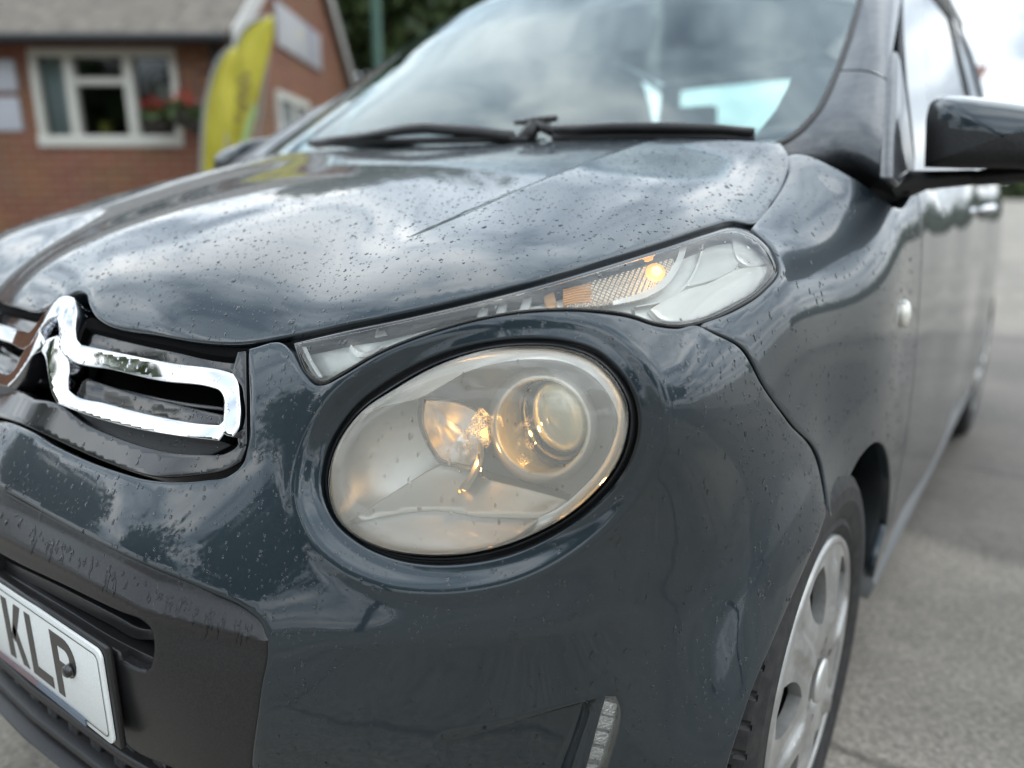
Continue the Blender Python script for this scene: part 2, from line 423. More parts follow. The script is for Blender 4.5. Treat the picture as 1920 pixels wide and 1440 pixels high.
def panel(name, outer, mt, parent, holes=(), off=0., thick=.014, fillet=.0025, sp=.008, chart=False, crv=True, lab=None, dome=0., surface=None, extra=None, step=None, corner=48):
    """a sheet on the body surface: filled outline, rolled edge, folded rim"""
    S = (lambda p: np.asarray(p, float)) if chart else S_of
    o = S(outer); hs = [S(h) for h in holes]; step = step or sp*.7
    if crv: o = smooth_loop(o, step=step, corner=corner); hs = [smooth_loop(h, step=step, corner=corner) for h in hs]
    if area2(o) < 0: o = o[::-1]
    hs = [h[::-1] if area2(h) > 0 else h for h in hs]
    vs, F, ids = fill(o, hs, sp, extra)
    P, N = (surface or surf)(vs)
    if dome:
        b = segdist(vs, np.vstack([o, o[:1]])); w = np.clip(b/.05, 0, 1); P = P+N*(dome*(w*(2-w)))[:, None]
    # chart orientation against the normal
    f = np.array([F[i] for i in range(min(200, len(F))) if len(F[i]) == 3])
    nn = np.cross(P[f[:, 1]]-P[f[:, 0]], P[f[:, 2]]-P[f[:, 0]]); rev = (nn*N[f[:, 0]]).sum() < 0
    if rev: F = [q[::-1] for q in F]
    P = P+N*off
    V = [p for p in P]
    for L in ids:
        L = np.array(L); n = len(L)
        if rev: L = L[::-1]
        p = P[L]; nn = N[L]; T = np.roll(p, -1, 0)-np.roll(p, 1, 0); T /= np.linalg.norm(T, axis=1)[:, None]+1e-12
        O = np.cross(T, nn)
        rows = [L]
        prof = [(math.sin(a), 1-math.cos(a)) for a in (math.radians(30), math.radians(60), math.radians(90))] if fillet else []
        prof = [(a*fillet, b*fillet) for a, b in prof]+[(fillet, thick)]
        for a, b in prof:
            k0 = len(V); V += list(p+O*a-nn*b); rows.append(np.arange(k0, k0+n))
        for a, b in zip(rows[:-1], rows[1:]):
            for i in range(n): j = (i+1) % n; F.append((a[i], b[i], b[j], a[j]))
    ob = mesh_obj(name, V, F, mt, parent, True, lab)
    if not fillet or thick > .004: ob.data.set_sharp_from_angle(angle=math.radians(50))
    return ob
def sstep(x, a, b): t = np.clip((x-a)/(b-a), 0, 1); return t*t*(3-2*t)
# --- pieces let into the body: placed along the sight line at a real depth below (+) or above (-) the body surface
def deep(uv, d):
    uv = np.atleast_2d(np.asarray(uv, float)); s = d2s(base(hit(uv))); P, N = surf(s)
    r = rays(uv); c = np.maximum(np.abs((r*N).sum(1)), .25)
    return P+r*(np.broadcast_to(d, len(uv))/c)[:, None], N
def emit(name, V, F, mt, parent, mirror=True, label=None):
    o = mesh_obj(name, V, F, mt, parent, True, label)
    if mirror:
        V2 = [(-v[0], v[1], v[2]) for v in V]; mesh_obj(name, V2, [f[::-1] for f in F], mt, MIRP.get(parent, parent), True)
    return o
MIRP = {}
def flat(name, outline, d, thick, mt, parent, holes=(), sp=9., fillet=.0015, mirror=False, clamp=False, crv=True, corner=40, label=None, dfun=None, step=None):
    o = np.array(outline, float); hs = [np.array(h, float) for h in holes]
    if crv: o = smooth_loop(o, step=step or sp*.6, corner=corner); hs = [smooth_loop(h, step=step or sp*.6, corner=corner) for h in hs]
    if area2(o) < 0: o = o[::-1]
    hs = [h[::-1] if area2(h) > 0 else h for h in hs]
    vs, F, ids = fill(o, hs, sp)
    dd = d if dfun is None else dfun(vs)
    P, N = deep(vs, dd); P = P.copy()
    if clamp: P[:, 0] = np.maximum(P[:, 0], 0)
    f = np.array([q for q in F if len(q) == 3][:200]); nn = np.cross(P[f[:, 1]]-P[f[:, 0]], P[f[:, 2]]-P[f[:, 0]])
    rev = (nn*N[f[:, 0]]).sum() < 0
    if rev: F = [q[::-1] for q in F]
    V = list(P)
    for L in ids:
        L = np.array(L); n = len(L)
        if rev: L = L[::-1]
        p = P[L]; nn = N[L]; T = np.roll(p, -1, 0)-np.roll(p, 1, 0); T /= np.linalg.norm(T, axis=1)[:, None]+1e-12; O = np.cross(T, nn)
        rows = [L]
        for a, b in [(fillet*math.sin(t), fillet*(1-math.cos(t))) for t in (.6, 1.1, 1.57)]+[(fillet, thick)]:
            k0 = len(V); q = p+O*a-nn*b
            if clamp: q[:, 0] = np.maximum(q[:, 0], 0)
            V += list(q); rows.append(np.arange(k0, k0+n))
        for a, b in zip(rows[:-1], rows[1:]):
            for i in range(n): j = (i+1) % n; F.append((a[i], b[i], b[j], a[j]))
    ob = emit(name, V, F, mt, parent, mirror, label)
    for q in ([ob] if not mirror else [ob, COL.objects[-1]]): q.data.set_sharp_from_angle(angle=math.radians(48))
    return ob
def resamp(p, n):
    p = np.asarray(p, float); L = np.r_[0, np.cumsum(np.linalg.norm(np.diff(p, axis=0), axis=1))]
    t = np.linspace(0, L[-1], n); return np.stack([np.interp(t, L, p[:, k]) for k in range(p.shape[1])], 1)
def loft(name, rows, mt, parent, closed=False, mirror=False, label=None, sharp=50):
    """rows: point arrays of one length"""
    n = len(rows[0]); V = [p for r in rows for p in r]; F = []
    for i in range(len(rows)-1):
        for k in range(n if closed else n-1):
            j = (k+1) % n; F.append((i*n+k, i*n+j, (i+1)*n+j, (i+1)*n+k))
    o = emit(name, V, F, mt, parent, mirror, label); o.data.set_sharp_from_angle(angle=math.radians(sharp)); return o
def scaled(px, s, c): px = np.asarray(px, float); return np.array(c)+(px-np.array(c))*s
def ell(c, rx, ry, rot=0, n=40, a0=0, a1=360):
    t = np.radians(np.linspace(a0, a1, n, endpoint=(a1-a0) < 360)); x = rx*np.cos(t); y = ry*np.sin(t); r = math.radians(rot)
    return np.stack([c[0]+x*math.cos(r)-y*math.sin(r), c[1]+x*math.sin(r)+y*math.cos(r)], 1)
def Z4(pts): return [(x/4, 520+y/4) for x, y in pts]

# ------------------------------------------------------------------ THE PLACE
def loc(X, Y, Z=0): return CAMP*np.array([1, 1, 0])+X*_rt+Y*np.array([-math.sin(YAW), math.cos(YAW), 0])+np.array([0, 0, Z])
LAX = np.array([_rt, [-math.sin(YAW), math.cos(YAW), 0], [0, 0, 1.]])
def pxl(u, v, D):
    p = at(u, v, D=D)-CAMP*np.array([1, 1, 0]); return np.array([p@_rt, D, p[2]])   # local X, depth, height
class LB(MB):
    """boxes in the bungalow's own axes"""
    def lb(s, a, b): a = np.array(a, float); b = np.array(b, float); return s.box(loc(*((a+b)/2)), np.abs(b-a), LAX)
    def lp(s, poly, d): return s.prism([loc(*p) for p in poly], np.array(d) @ LAX)
def tex_brick(name, c1, c2, mortar, sc=1.0):
    m = mat(name, c1, .85); b = m.node_tree.nodes['Principled BSDF']; tc = nd(m, 'ShaderNodeTexCoord')
    mp = nd(m, 'ShaderNodeMapping'); mp.inputs['Rotation'].default_value = (math.pi/2, 0, 0); lk(m, tc.outputs['Object'], mp.inputs['Vector'])
    br = nd(m, 'ShaderNodeTexBrick'); br.inputs['Color1'].default_value = (*c1, 1); br.inputs['Color2'].default_value = (*c2, 1); br.inputs['Mortar'].default_value = (*mortar, 1)
    br.inputs['Scale'].default_value = 1; br.inputs['Brick Width'].default_value = .225; br.inputs['Row Height'].default_value = .075; br.inputs['Mortar Size'].default_value = .008; br.inputs['Bias'].default_value = 0
    lk(m, mp.outputs[0], br.inputs['Vector']); 
    no = nd(m, 'ShaderNodeTexNoise', Scale=2.5, Detail=6); lk(m, tc.outputs['Object'], no.inputs['Vector'])
    mx = nd(m, 'ShaderNodeMix', data_type='RGBA', blend_type='MULTIPLY'); mx.inputs[0].default_value = .45
    lk(m, br.outputs['Color'], mx.inputs[6]); lk(m, no.outputs['Color'], mx.inputs[7]); lk(m, mx.outputs[2], b.inputs['Base Color'])
    bp = nd(m, 'ShaderNodeBump', Strength=.6, Distance=.006); lk(m, br.outputs['Fac'], bp.inputs['Height']); bp.invert = True; lk(m, bp.outputs[0], b.inputs['Normal'])
    return m
# --- asphalt
def asphalt():
    m = mat('asphalt', (.1, .1, .1), .8); b = m.node_tree.nodes['Principled BSDF']; tc = nd(m, 'ShaderNodeTexCoord')
    vo = nd(m, 'ShaderNodeTexVoronoi', Scale=150.0); n1 = nd(m, 'ShaderNodeTexNoise', Scale=85.0, Detail=10, Roughness=.85); n2 = nd(m, 'ShaderNodeTexNoise', Scale=1.3, Detail=4); n3 = nd(m, 'ShaderNodeTexNoise', Scale=260.0, Detail=3)
    for n in (vo, n1, n2, n3): lk(m, tc.outputs['Object'], n.inputs['Vector'])
    r = nd(m, 'ShaderNodeValToRGB'); r.color_ramp.elements[0].position = .32; r.color_ramp.elements[0].color = (.11, .10, .088, 1); r.color_ramp.elements[1].position = .70; r.color_ramp.elements[1].color = (.48, .435, .375, 1)
    lk(m, n1.outputs['Fac'], r.inputs[0])
    mx = nd(m, 'ShaderNodeMix', data_type='RGBA', blend_type='MULTIPLY'); mx.inputs[0].default_value = .55
    rv = nd(m, 'ShaderNodeValToRGB'); rv.color_ramp.elements[0].position = .2; rv.color_ramp.elements[0].color = (.45, .45, .45, 1); rv.color_ramp.elements[1].position = .8; rv.color_ramp.elements[1].color = (1, 1, 1, 1)
    lk(m, vo.outputs['Color'], rv.inputs[0]); lk(m, r.outputs[0], mx.inputs[6]); lk(m, rv.outputs[0], mx.inputs[7])
    # a darker band across the ground, with a wavering edge
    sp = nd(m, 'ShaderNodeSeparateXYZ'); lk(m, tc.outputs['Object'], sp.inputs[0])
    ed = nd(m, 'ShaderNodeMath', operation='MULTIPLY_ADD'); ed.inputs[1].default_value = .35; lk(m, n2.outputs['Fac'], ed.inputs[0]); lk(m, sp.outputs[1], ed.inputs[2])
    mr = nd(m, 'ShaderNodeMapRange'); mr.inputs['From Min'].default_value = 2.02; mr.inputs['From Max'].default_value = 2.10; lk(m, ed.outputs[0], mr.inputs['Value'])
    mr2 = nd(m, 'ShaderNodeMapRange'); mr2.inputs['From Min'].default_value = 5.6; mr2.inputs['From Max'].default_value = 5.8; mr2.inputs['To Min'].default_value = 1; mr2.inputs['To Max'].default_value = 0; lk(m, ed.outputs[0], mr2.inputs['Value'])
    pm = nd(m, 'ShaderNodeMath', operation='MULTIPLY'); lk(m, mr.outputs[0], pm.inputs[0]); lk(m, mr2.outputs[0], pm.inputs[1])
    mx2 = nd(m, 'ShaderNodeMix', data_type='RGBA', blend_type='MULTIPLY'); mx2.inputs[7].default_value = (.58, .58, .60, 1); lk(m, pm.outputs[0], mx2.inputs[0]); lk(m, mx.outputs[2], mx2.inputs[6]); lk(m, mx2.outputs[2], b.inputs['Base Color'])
    # damp marks and hairline cracks
    n4 = nd(m, 'ShaderNodeTexNoise', Scale=1.1, Detail=7, Roughness=.62); lk(m, tc.outputs['Object'], n4.inputs['Vector'])
    r4 = nd(m, 'ShaderNodeValToRGB'); r4.color_ramp.elements[0].position = .38; r4.color_ramp.elements[0].color = (.78, .78, .78, 1); r4.color_ramp.elements[1].position = .60; r4.color_ramp.elements[1].color = (1.2, 1.19, 1.16, 1); lk(m, n4.outputs['Fac'], r4.inputs[0])
    wv = nd(m, 'ShaderNodeMix', data_type='VECTOR'); wv.inputs[0].default_value = .18; lk(m, tc.outputs['Object'], wv.inputs[4]); lk(m, n4.outputs['Color'], wv.inputs[5])
    ck = nd(m, 'ShaderNodeTexVoronoi', Scale=.8, feature='DISTANCE_TO_EDGE'); lk(m, wv.outputs[1], ck.inputs['Vector'])
    rc = nd(m, 'ShaderNodeMapRange'); rc.inputs['From Min'].default_value = .0; rc.inputs['From Max'].default_value = .008; rc.inputs['To Min'].default_value = .45; rc.inputs['To Max'].default_value = 1.0; lk(m, ck.outputs['Distance'], rc.inputs['Value'])
    q1 = nd(m, 'ShaderNodeMix', data_type='RGBA', blend_type='MULTIPLY'); q1.inputs[0].default_value = 1; lk(m, mx2.outputs[2], q1.inputs[6]); lk(m, r4.outputs[0], q1.inputs[7])
    q2 = nd(m, 'ShaderNodeMix', data_type='RGBA', blend_type='MULTIPLY'); q2.inputs[0].default_value = 1; lk(m, q1.outputs[2], q2.inputs[6]); lk(m, rc.outputs[0], q2.inputs[7]); lk(m, q2.outputs[2], b.inputs['Base Color'])
    ad = nd(m, 'ShaderNodeMath', operation='ADD'); lk(m, n1.outputs['Fac'], ad.inputs[0]); lk(m, n3.outputs['Fac'], ad.inputs[1])
    bp = nd(m, 'ShaderNodeBump', Strength=.45, Distance=.003); lk(m, ad.outputs[0], bp.inputs['Height']); lk(m, bp.outputs[0], b.inputs['Normal'])
    return m
N_ = 61; gx = np.concatenate([np.linspace(-150, -6, 12), np.linspace(-5, 6, 37), np.linspace(7, 150, 12)])
V = []; 
for y in gx:
    for x in gx: V.append((x, y, .006*math.sin(x*1.7+y*.6)*math.cos(y*1.3) if abs(x) < 5.5 and abs(y) < 5.5 else 0))
F = [(j*N_+i, j*N_+i+1, (j+1)*N_+i+1, (j+1)*N_+i) for j in range(N_-1) for i in range(N_-1)]
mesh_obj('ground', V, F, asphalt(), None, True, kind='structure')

# --- bungalow
M['brick'] = tex_brick('red_brick', (.27, .105, .052), (.205, .076, .040), (.25, .185, .14))
M['upvc'] = mat('white_window_frame', (.55, .54, .49), .35)
M['tiles'] = vary(mat('roof_tile', (.23, .20, .17), .85), 7, (.105, .090, .074), (.185, .16, .132), bump=.3, bscale=40)
D0 = 8.2
eav = pxl(437, 74, D0-.28); XG, ZE = pxl(437, 76, D0)[0], eav[2]+.28*.672+.05
bung = thing('bungalow', tuple(loc(XG-5, D0+2.8, 0)), 'red brick bungalow with brown tiled roof and white framed window', 'bungalow')
w0 = pxl(48, 90, D0); w1 = pxl(345, 268, D0); WX0, WX1, WZ1, WZ0 = w0[0], w1[0], w0[2], w1[2]
XL = XG-11; YB = D0+5.8; zr = ZE+1.95; YR = D0+2.9; T = .3
wall = LB()
wall.lb((XL, D0, 0), (WX0, D0+T, ZE-.02)); wall.lb((WX1, D0, 0), (XG, D0+T, ZE-.02)); wall.lb((WX0, D0, 0), (WX1, D0+T, WZ0)); wall.lb((WX0, D0, WZ1), (WX1, D0+T, ZE-.02))
wall.lp([(XG-T, D0+T+.002, 0), (XG-T, YB, 0), (XG-T, YB, ZE), (XG-T, YR, zr-.06), (XG-T, D0+T+.002, ZE)], (T, 0, 0))
wall.lb((XL, YB-T, 0), (XG-T-.01, YB, ZE)); wall.lb((XL, D0+T, 0), (XL+T, YB-T, ZE))
wall.build('wall', M['brick'], bung)
rf = LB(); sl = (zr-ZE)/(YR-D0); OV = .28
rl = (XL-.2, XG+.08)
rf.lp([(rl[0], D0-OV, ZE-OV*sl), (rl[0], YR, zr), (rl[0], YB+OV, ZE-OV*sl), (rl[0], YB+OV, ZE-OV*sl-.06), (rl[0], YR, zr-.06), (rl[0], D0-OV, ZE-OV*sl-.06)], (rl[1]-rl[0], 0, 0))
roof_ = rf.build('roof', M['tiles'], bung)
# tile courses on the front slope: stepped and jointed
ni = 11; tw = .30; cnt = 0; tb = LB(); Ls = math.hypot(YR-D0+OV, zr-ZE+OV*sl); ny = 11
for r_ in range(ny):
    y0 = D0-OV+(YR-D0+OV)*r_/ny-.03; y1 = D0-OV+(YR-D0+OV)*(r_+1)/ny; z0 = ZE+(y0-D0)*sl; z1 = ZE+(y1-D0)*sl
    xs = XG+.07; k_ = 0
    while xs > XG-5.6:
        j = random.uniform(-.004, .004); x1 = xs-(tw if (k_ or r_ % 2) else tw/2)
        t_ = LB(); t_.lp([(x1+.004, y0, z0+.012), (xs-.004, y0, z0+.012), (xs-.004, y1, z1+.014), (x1+.004, y1, z1+.014)], (0, -.010, .026+j))
        if cnt < 210: t_.build('tile', M['tiles'], roof_)
        cnt += 1; xs = x1; k_ += 1
gt = LB(); gt.tube([loc(XL-.2, D0-OV-.05, ZE-OV*sl-.045), loc(XG+.06, D0-OV-.05, ZE-OV*sl-.045)], .055, 10); gt.build('gutter', mat('black_gutter', (.012, .012, .013), .4), bung)
fs = LB(); fs.lb((XL, D0-.20, ZE-.22), (XG+.04, D0-.004, ZE-.13)); fs.build('fascia', mat('grey_fascia', (.16, .15, .145), .5), bung)
gp = LB(); gp.tube([loc(WX1+.42, D0-.06, ZE-.2), loc(WX1+.42, D0-.06, .05)], .04, 8); gp.build('downpipe', mat('black_pipe', (.015, .015, .016), .4), bung)
for sgn in (0, 1):
    bb_ = LB(); ya, za, yb, zb = ((D0-OV, ZE-OV*sl, YR, zr) if sgn == 0 else (YB+OV, ZE-OV*sl, YR, zr))
    bb_.lp([(XG+.09, ya, za+.05), (XG+.09, yb, zb+.05), (XG+.09, yb, zb-.17), (XG+.09, ya, za-.17)], (.03, 0, 0)); bb_.build('bargeboard', mat('white_board', (.5, .49, .47), .5), bung)
def lwin(name, X0, X1, Z0, Z1, Y, parent, mull, trans=None, curtain=None):
    fr = LB(); t = .075
    fr.lb((X0, Y-.05, Z0-.04), (X1, Y+.10, Z0+t)); fr.lb((X0, Y-.02, Z1-t), (X1, Y+.10, Z1)); fr.lb((X0, Y-.02, Z0+t), (X0+t, Y+.10, Z1-t)); fr.lb((X1-t, Y-.02, Z0+t), (X1, Y+.10, Z1-t))
    for x in mull: fr.lb((x-.05, Y-.018, Z0+t), (x+.05, Y+.09, Z1-t))
    if trans: fr.lb((trans[0]+.05, Y-.016, trans[2]-.035), (trans[1]-.05, Y+.09, trans[2]+.035))
    w = fr.build(name, M['upvc'], parent, bevel=.006)
    xs = [X0+t]+[x for x in mull]+[X1-t]
    for a, b_ in zip(xs[:-1], xs[1:]):
        g_ = LB(); g_.lb((a, Y+.05, Z0+t), (b_, Y+.056, Z1-t)); g_.build('pane', M['winglass'], w)
    return w
M['winglass'] = glass('window_glass', (.75, .78, .78), 0, ior=1.5)
mx_ = lambda u: pxl(u, 180, D0)[0]; mz_ = lambda v: pxl(100, v, D0)[2]
win = lwin('window', WX0, WX1, WZ0, WZ1, D0+.02, bung, [mx_(133), mx_(243)], (mx_(133), mx_(243), mz_(152)))
cu = LB()
for i in range(5): cu.tube([loc(mx_(72)+i*.065, D0+.17, WZ0-.1), loc(mx_(72)+i*.065, D0+.17, WZ1)], .045, 8)
cu.build('curtain', mat('pale_curtain', (.72, .78, .78), .9), win, smooth=True)
cu = LB(); cu.lb((mx_(252), D0+.45, mz_(205)), (mx_(285), D0+.5, mz_(145))); cu.build('blind', mat('cream_blind', (.5, .45, .34), .9), win)
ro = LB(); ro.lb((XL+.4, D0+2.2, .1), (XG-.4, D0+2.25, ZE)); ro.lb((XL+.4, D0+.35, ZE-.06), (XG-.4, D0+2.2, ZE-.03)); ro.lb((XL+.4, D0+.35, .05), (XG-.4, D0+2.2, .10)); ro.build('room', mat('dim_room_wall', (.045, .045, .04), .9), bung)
# small sill items behind the panes
s_ = LB(); s_.lb((mx_(160), D0+.2, WZ0+.08), (mx_(180), D0+.3, WZ0+.22)); s_.build('windowsill_pot', mat('yellow_glaze', (.35, .32, .04), .4), win)
# gable window
gy0, gy1 = D0+1.25, D0+2.7
gw = LB(); gz0, gz1 = .98, 2.05
gw.lb((XG+.002, gy0, gz0), (XG+.05, gy1, gz0+.09)); gw.lb((XG+.002, gy0, gz1-.09), (XG+.05, gy1, gz1))
for a in (0, .48, .94): gw.lb((XG+.002, gy0+(gy1-gy0-.09)*a/.94, gz0+.09), (XG+.05, gy0+(gy1-gy0-.09)*a/.94+.09, gz1-.09))
gwin = gw.build('window', M['upvc'], bung); gg = LB(); gg.lb((XG+.004, gy0+.05, gz0+.05), (XG+.014, gy1-.05, gz1-.05)); gg.build('pane', mat('dull_window_glass', (.20, .22, .22), .1, 0, .5), gwin)
# a long board on the gable
def gab(u, v):
    d = rays((u, v))[0]; c = loc(XG+.06, 0)-CAMP; t = (c@_rt)/(d@_rt); p = CAMP+t*d; q = p-CAMP*np.array([1, 1, 0]); return (XG+.02, q@LAX[1], p[2])
gb = LB(); pts = [gab(519, 8), gab(603, 58), gab(605, 134), gab(526, 84)]
yA = (pts[0][1]+pts[3][1])/2; yB2 = (pts[1][1]+pts[2][1])/2; zA0, zA1 = sorted((pts[3][2], pts[0][2])); zz0 = (pts[2][2]+pts[3][2])/2; zz1 = (pts[1][2]+pts[0][2])/2
gb.lb((XG+.005, yA, zz0), (XG+.045, yB2, zz1)); sg_ = gb.build('gable_sign', vary(mat('grey_sign_board', (.36, .37, .42), .5), 1.2, (.27, .27, .33), (.48, .48, .46)), None, bevel=.01)
props(sg_, 'large pale grey board fixed high on the brick gable end', 'sign')
gb = LB(); gb.lb((XG+.046, yA+(yB2-yA)*.42, zz0+.25), (XG+.049, yA+(yB2-yA)*.55, zz1-.15)); gb.build('print', mat('cream_print', (.50, .47, .36), .6), sg_)
# notice boards on the front wall
for i, (v0, v1, lab) in enumerate(((112, 172, 'white notice sheet on the brick wall left of the window, upper one'), (182, 246, 'white notice sheet on the brick wall left of the window, lower one'))):
    a = pxl(-40, v0, D0); c = pxl(46 if i else 36, v1, D0); nb = LB(); nb.lb((a[0], D0-.03, c[2]), (c[0], D0-.003, a[2]))
    o = nb.build('notice_board', mat('white_notice_paper', (.42, .43, .47), .6), None, bevel=.004); props(o, lab, 'notice board', 'white notices on the bungalow wall')
# flowers by the window
M['leaf'] = vary(mat('leaf_green', (.06, .10, .03), .6), 3, (.03, .055, .015), (.085, .13, .04))
def leafcloud(name, c, r, n, s, mt, parent, sq=(1, 1, 1), kind=None, seed=0, shell=.35):
    g = np.random.default_rng(seed+int(abs(c[0])*100)); V = []; F = []
    d = g.normal(size=(n, 3)); d /= np.linalg.norm(d, axis=1)[:, None]; R_ = g.uniform(shell, 1, n)**.6
    # lumpy crown
    ph = g.uniform(0, 6.28, 3); lump = 1+.22*np.sin(d[:, 0]*5+ph[0])*np.sin(d[:, 1]*5+ph[1])+.15*np.sin(d[:, 2]*7+ph[2])
    P = np.array(c)+d*(R_*lump*r)[:, None]*np.array(sq)
    a = g.normal(size=(n, 3)); a /= np.linalg.norm(a, axis=1)[:, None]; b_ = np.cross(a, g.normal(size=(n, 3))); b_ /= np.linalg.norm(b_, axis=1)[:, None]
    sz = s*g.uniform(.6, 1.4, n)
    A = P-a*sz[:, None]; B = P+b_*sz[:, None]*.55; C_ = P+a*sz[:, None]; D_ = P-b_*sz[:, None]*.55
    V = np.stack([A, B, C_, D_], 1).reshape(-1, 3); F = [(4*i, 4*i+1, 4*i+2, 4*i+3) for i in range(n)]
    return mesh_obj(name, V, F, mt, parent, False, None, kind)
for i, (u, v, col, lab) in enumerate(((292, 205, (.55, .03, .03), 'hanging basket of red flowers in front of the bungalow window'), (345, 192, (.60, .05, .03), 'hanging basket of scarlet flowers beside the black downpipe'), (372, 206, (.62, .22, .26), 'hanging basket of pink flowers next to the yellow flag'))):
    p = pxl(u, v, D0-.35); c = loc(p[0], D0-.35, p[2]); bk = thing('flower_basket', tuple(c-np.array([0, 0, .22])), lab, 'flower basket', 'flower baskets along the bungalow front')
    b = MB(); b.tube([c-np.array([0, 0, .24]), c-np.array([0, 0, .20]), c-np.array([0, 0, .10])], [.05, .12, .15], 12); b.build('basket', mat('dark_basket', (.03, .025, .02), .9), bk)
    leafcloud('foliage', c-np.array([0, 0, .06]), .15, 160, .05, M['leaf'], bk, (1, 1, .7), seed=i); leafcloud('blossom', c+np.array([0, 0, .02])-LAX[1]*.05, .11, 70, .024, mat('petals', tuple(q*.5 for q in col), .7), bk, (1, 1, .75), seed=9+i, shell=.7)
    b = MB(); b.tube([c-np.array([0, 0, .1]), c+np.array([0, 0, .35]), c+np.array([0, 0, .40])+LAX[1]*.35], .008, 6); b.build('bracket', mat('black_iron', (.02, .02, .02), .5), bk)
# --- feather flags: cloth on a bowed pole
def feather(u0, v0, edgeL, edgeR, D, lab, txt=True, ins=.0):
    bp_ = pxl(u0, v0, D); bs = loc(bp_[0], D, 0)
    f = thing('feather_flag', tuple(bs), lab, 'feather flag', 'yellow feather flags beside the bungalow')
    L = resamp(smooth_loop(np.array(edgeL, float), False, 6, 170), 40); R_ = resamp(smooth_loop(np.array(edgeR, float), False, 6, 170), 40)
    rows = []
    for i in range(40):
        rr_ = []
        for w in np.linspace(0, 1, 9):
            q = L[i]*(1-w)+R_[i]*w; p = pxl(q[0], q[1], D+.06*math.sin(w*3.1+i*.08)+.008*math.sin(i*.4+w*4)); rr_.append(loc(*p))
        rows.append(np.array(rr_))
    cl = loft('cloth', rows, M['flag'], f); 
    sm = cl.modifiers.new('thickness', 'SOLIDIFY'); sm.thickness = .004
    pp = [loc(*pxl(a, b_, D)) for a, b_ in L[::-1]]; pole = MB(); lowp = pp[0].copy(); lowp = np.array([bs[0], bs[1], 0.02])
    pole.tube([lowp]+pp, .014, 8); pole.build('pole', mat('grey_flag_pole', (.30, .31, .31), .4, .3), f)
    b = MB(); b.tube([np.array([bs[0], bs[1], 0.]), np.array([bs[0], bs[1], .05])], [.22, .20], 16); b.build('foot', M['rubber'], f)
    return f, L, R_
m = mat('yellow_banner_cloth', (.55, .52, .035), .7); M['flag'] = vary(m, 2.5, (.40, .355, .030), (.52, .465, .055))
M['flag'].node_tree.nodes['Principled BSDF'].inputs['Subsurface Weight'].default_value = 0
fa, La, Ra = feather(381, 330, [(377,330),(379,275),(384,205),(396,150),(412,110),(428,93),(440,88)], [(440,330),(438,275),(440,205),(443,150),(446,120),(447,100),(446,89)], 6.3, 'broad yellow feather flag nearest the flower baskets')
fb, Lb_, Rb = feather(425, 330, [(424,330),(428,270),(434,200),(437,140),(440,95),(452,62),(470,44),(492,34),(512,30)], [(452,330),(463,270),(476,215),(486,170),(497,130),(506,95),(512,65),(514,45),(514,31)], 6.9, 'tall yellow feather flag with dark lettering, in front of the gable')
pb = LB(); 
for k_, (u, v) in enumerate(((452, 150), (455, 168), (449, 186), (455, 204), (447, 222), (462, 140), (464, 158), (460, 178), (459, 197))):
    p = pxl(u, v, 6.78); pb.lb((p[0]-.028, 6.775, p[2]-.028), (p[0]+.028, 6.779, p[2]+.020))
pb.build('print', mat('brown_print', (.22, .17, .05), .7), fb)
pb = LB(); pb.lp([(pxl(u, v, 6.79)[0], 6.79, pxl(u, v, 6.79)[2]) for u, v in ((478,190),(462,230),(448,285),(462,285),(472,240),(482,205))], (0, .004, 0)); pb.build('print', mat('pale_green_print', (.30, .45, .22), .7), fb)
# another flag further along, seen through the car's windows
fc, _, _ = feather(1128, 330, [(1122,300),(1120,200),(1117,160),(1121,138),(1127,131)], [(1142,300),(1141,200),(1141,165),(1136,145),(1129,132)], 13., 'distant yellow feather flag seen through the car windows')
# --- trees behind the bungalow
M['bark'] = vary(mat('bark', (.07, .055, .04), .9), 6, (.05, .04, .03), (.11, .085, .06), bump=.5)
M['leaf2'] = vary(mat('dark_leaf', (.04, .07, .02), .6), 1.2, (.022, .040, .012), (.075, .115, .032))
def tree(X, Y, h, r, lab, n=5000, seed=1, group='trees around the car park', abs_=None, s=.16):
    b0 = loc(X, Y, 0) if abs_ is None else np.array([*abs_, 0.])
    t = thing('tree', tuple(b0), lab, 'tree', group); g = np.random.default_rng(seed)
    b = MB(); top = b0+np.array([g.normal()*.2, g.normal()*.2, h*.62]); b.tube([b0, b0+(top-b0)*.35+np.array([.05, .04, 0]), top], [.24, .18, .09], 10)
    cs = [(b0+np.array([0, 0, h*.66]), r)]
    for k_ in range(7):
        a = g.uniform(0, 6.28); e_ = b0+np.array([math.cos(a)*r*.62, math.sin(a)*r*.62, h*g.uniform(.42, .86)]); cs.append((e_, r*g.uniform(.42, .62))); st = b0+(top-b0)*g.uniform(.45, .9); b.tube([st, (st+e_)/2+np.array([0, 0, .15]), e_], [.08, .05, .02], 6)
    b.build('trunk', M['bark'], t, smooth=True)
    Vs = []; 
    cl = [leafcloud('crown', c, rr_, int(n*(.34 if i == 0 else .094)), s, M['leaf2'], t, (1, 1, .85), seed=seed*10+i, shell=.15) for i, (c, rr_) in enumerate(cs)]
    # one crown object
    bm = bmesh.new()
    for o in cl: bm.from_mesh(o.data)
    bm.to_mesh(cl[0].data); bm.free()
    for o in cl[1:]: bpy.data.objects.remove(o)
    return t
p = lambda u, D: pxl(u, 200, D)[0]
tree(p(640, 15), 15, 7.5, 2.5, 'dark green tree just right of the bungalow gable', 9000, 3)
tree(p(790, 17), 17, 8.5, 2.9, 'dark green tree behind the green lamp post', 9000, 4)
tree(p(960, 20), 20, 8.0, 3.0, 'dark green tree showing over the middle of the windscreen', 9000, 5)
tree(p(520, 22), 22, 7.5, 2.8, 'dark tree behind the bungalow roof', 5000, 6)
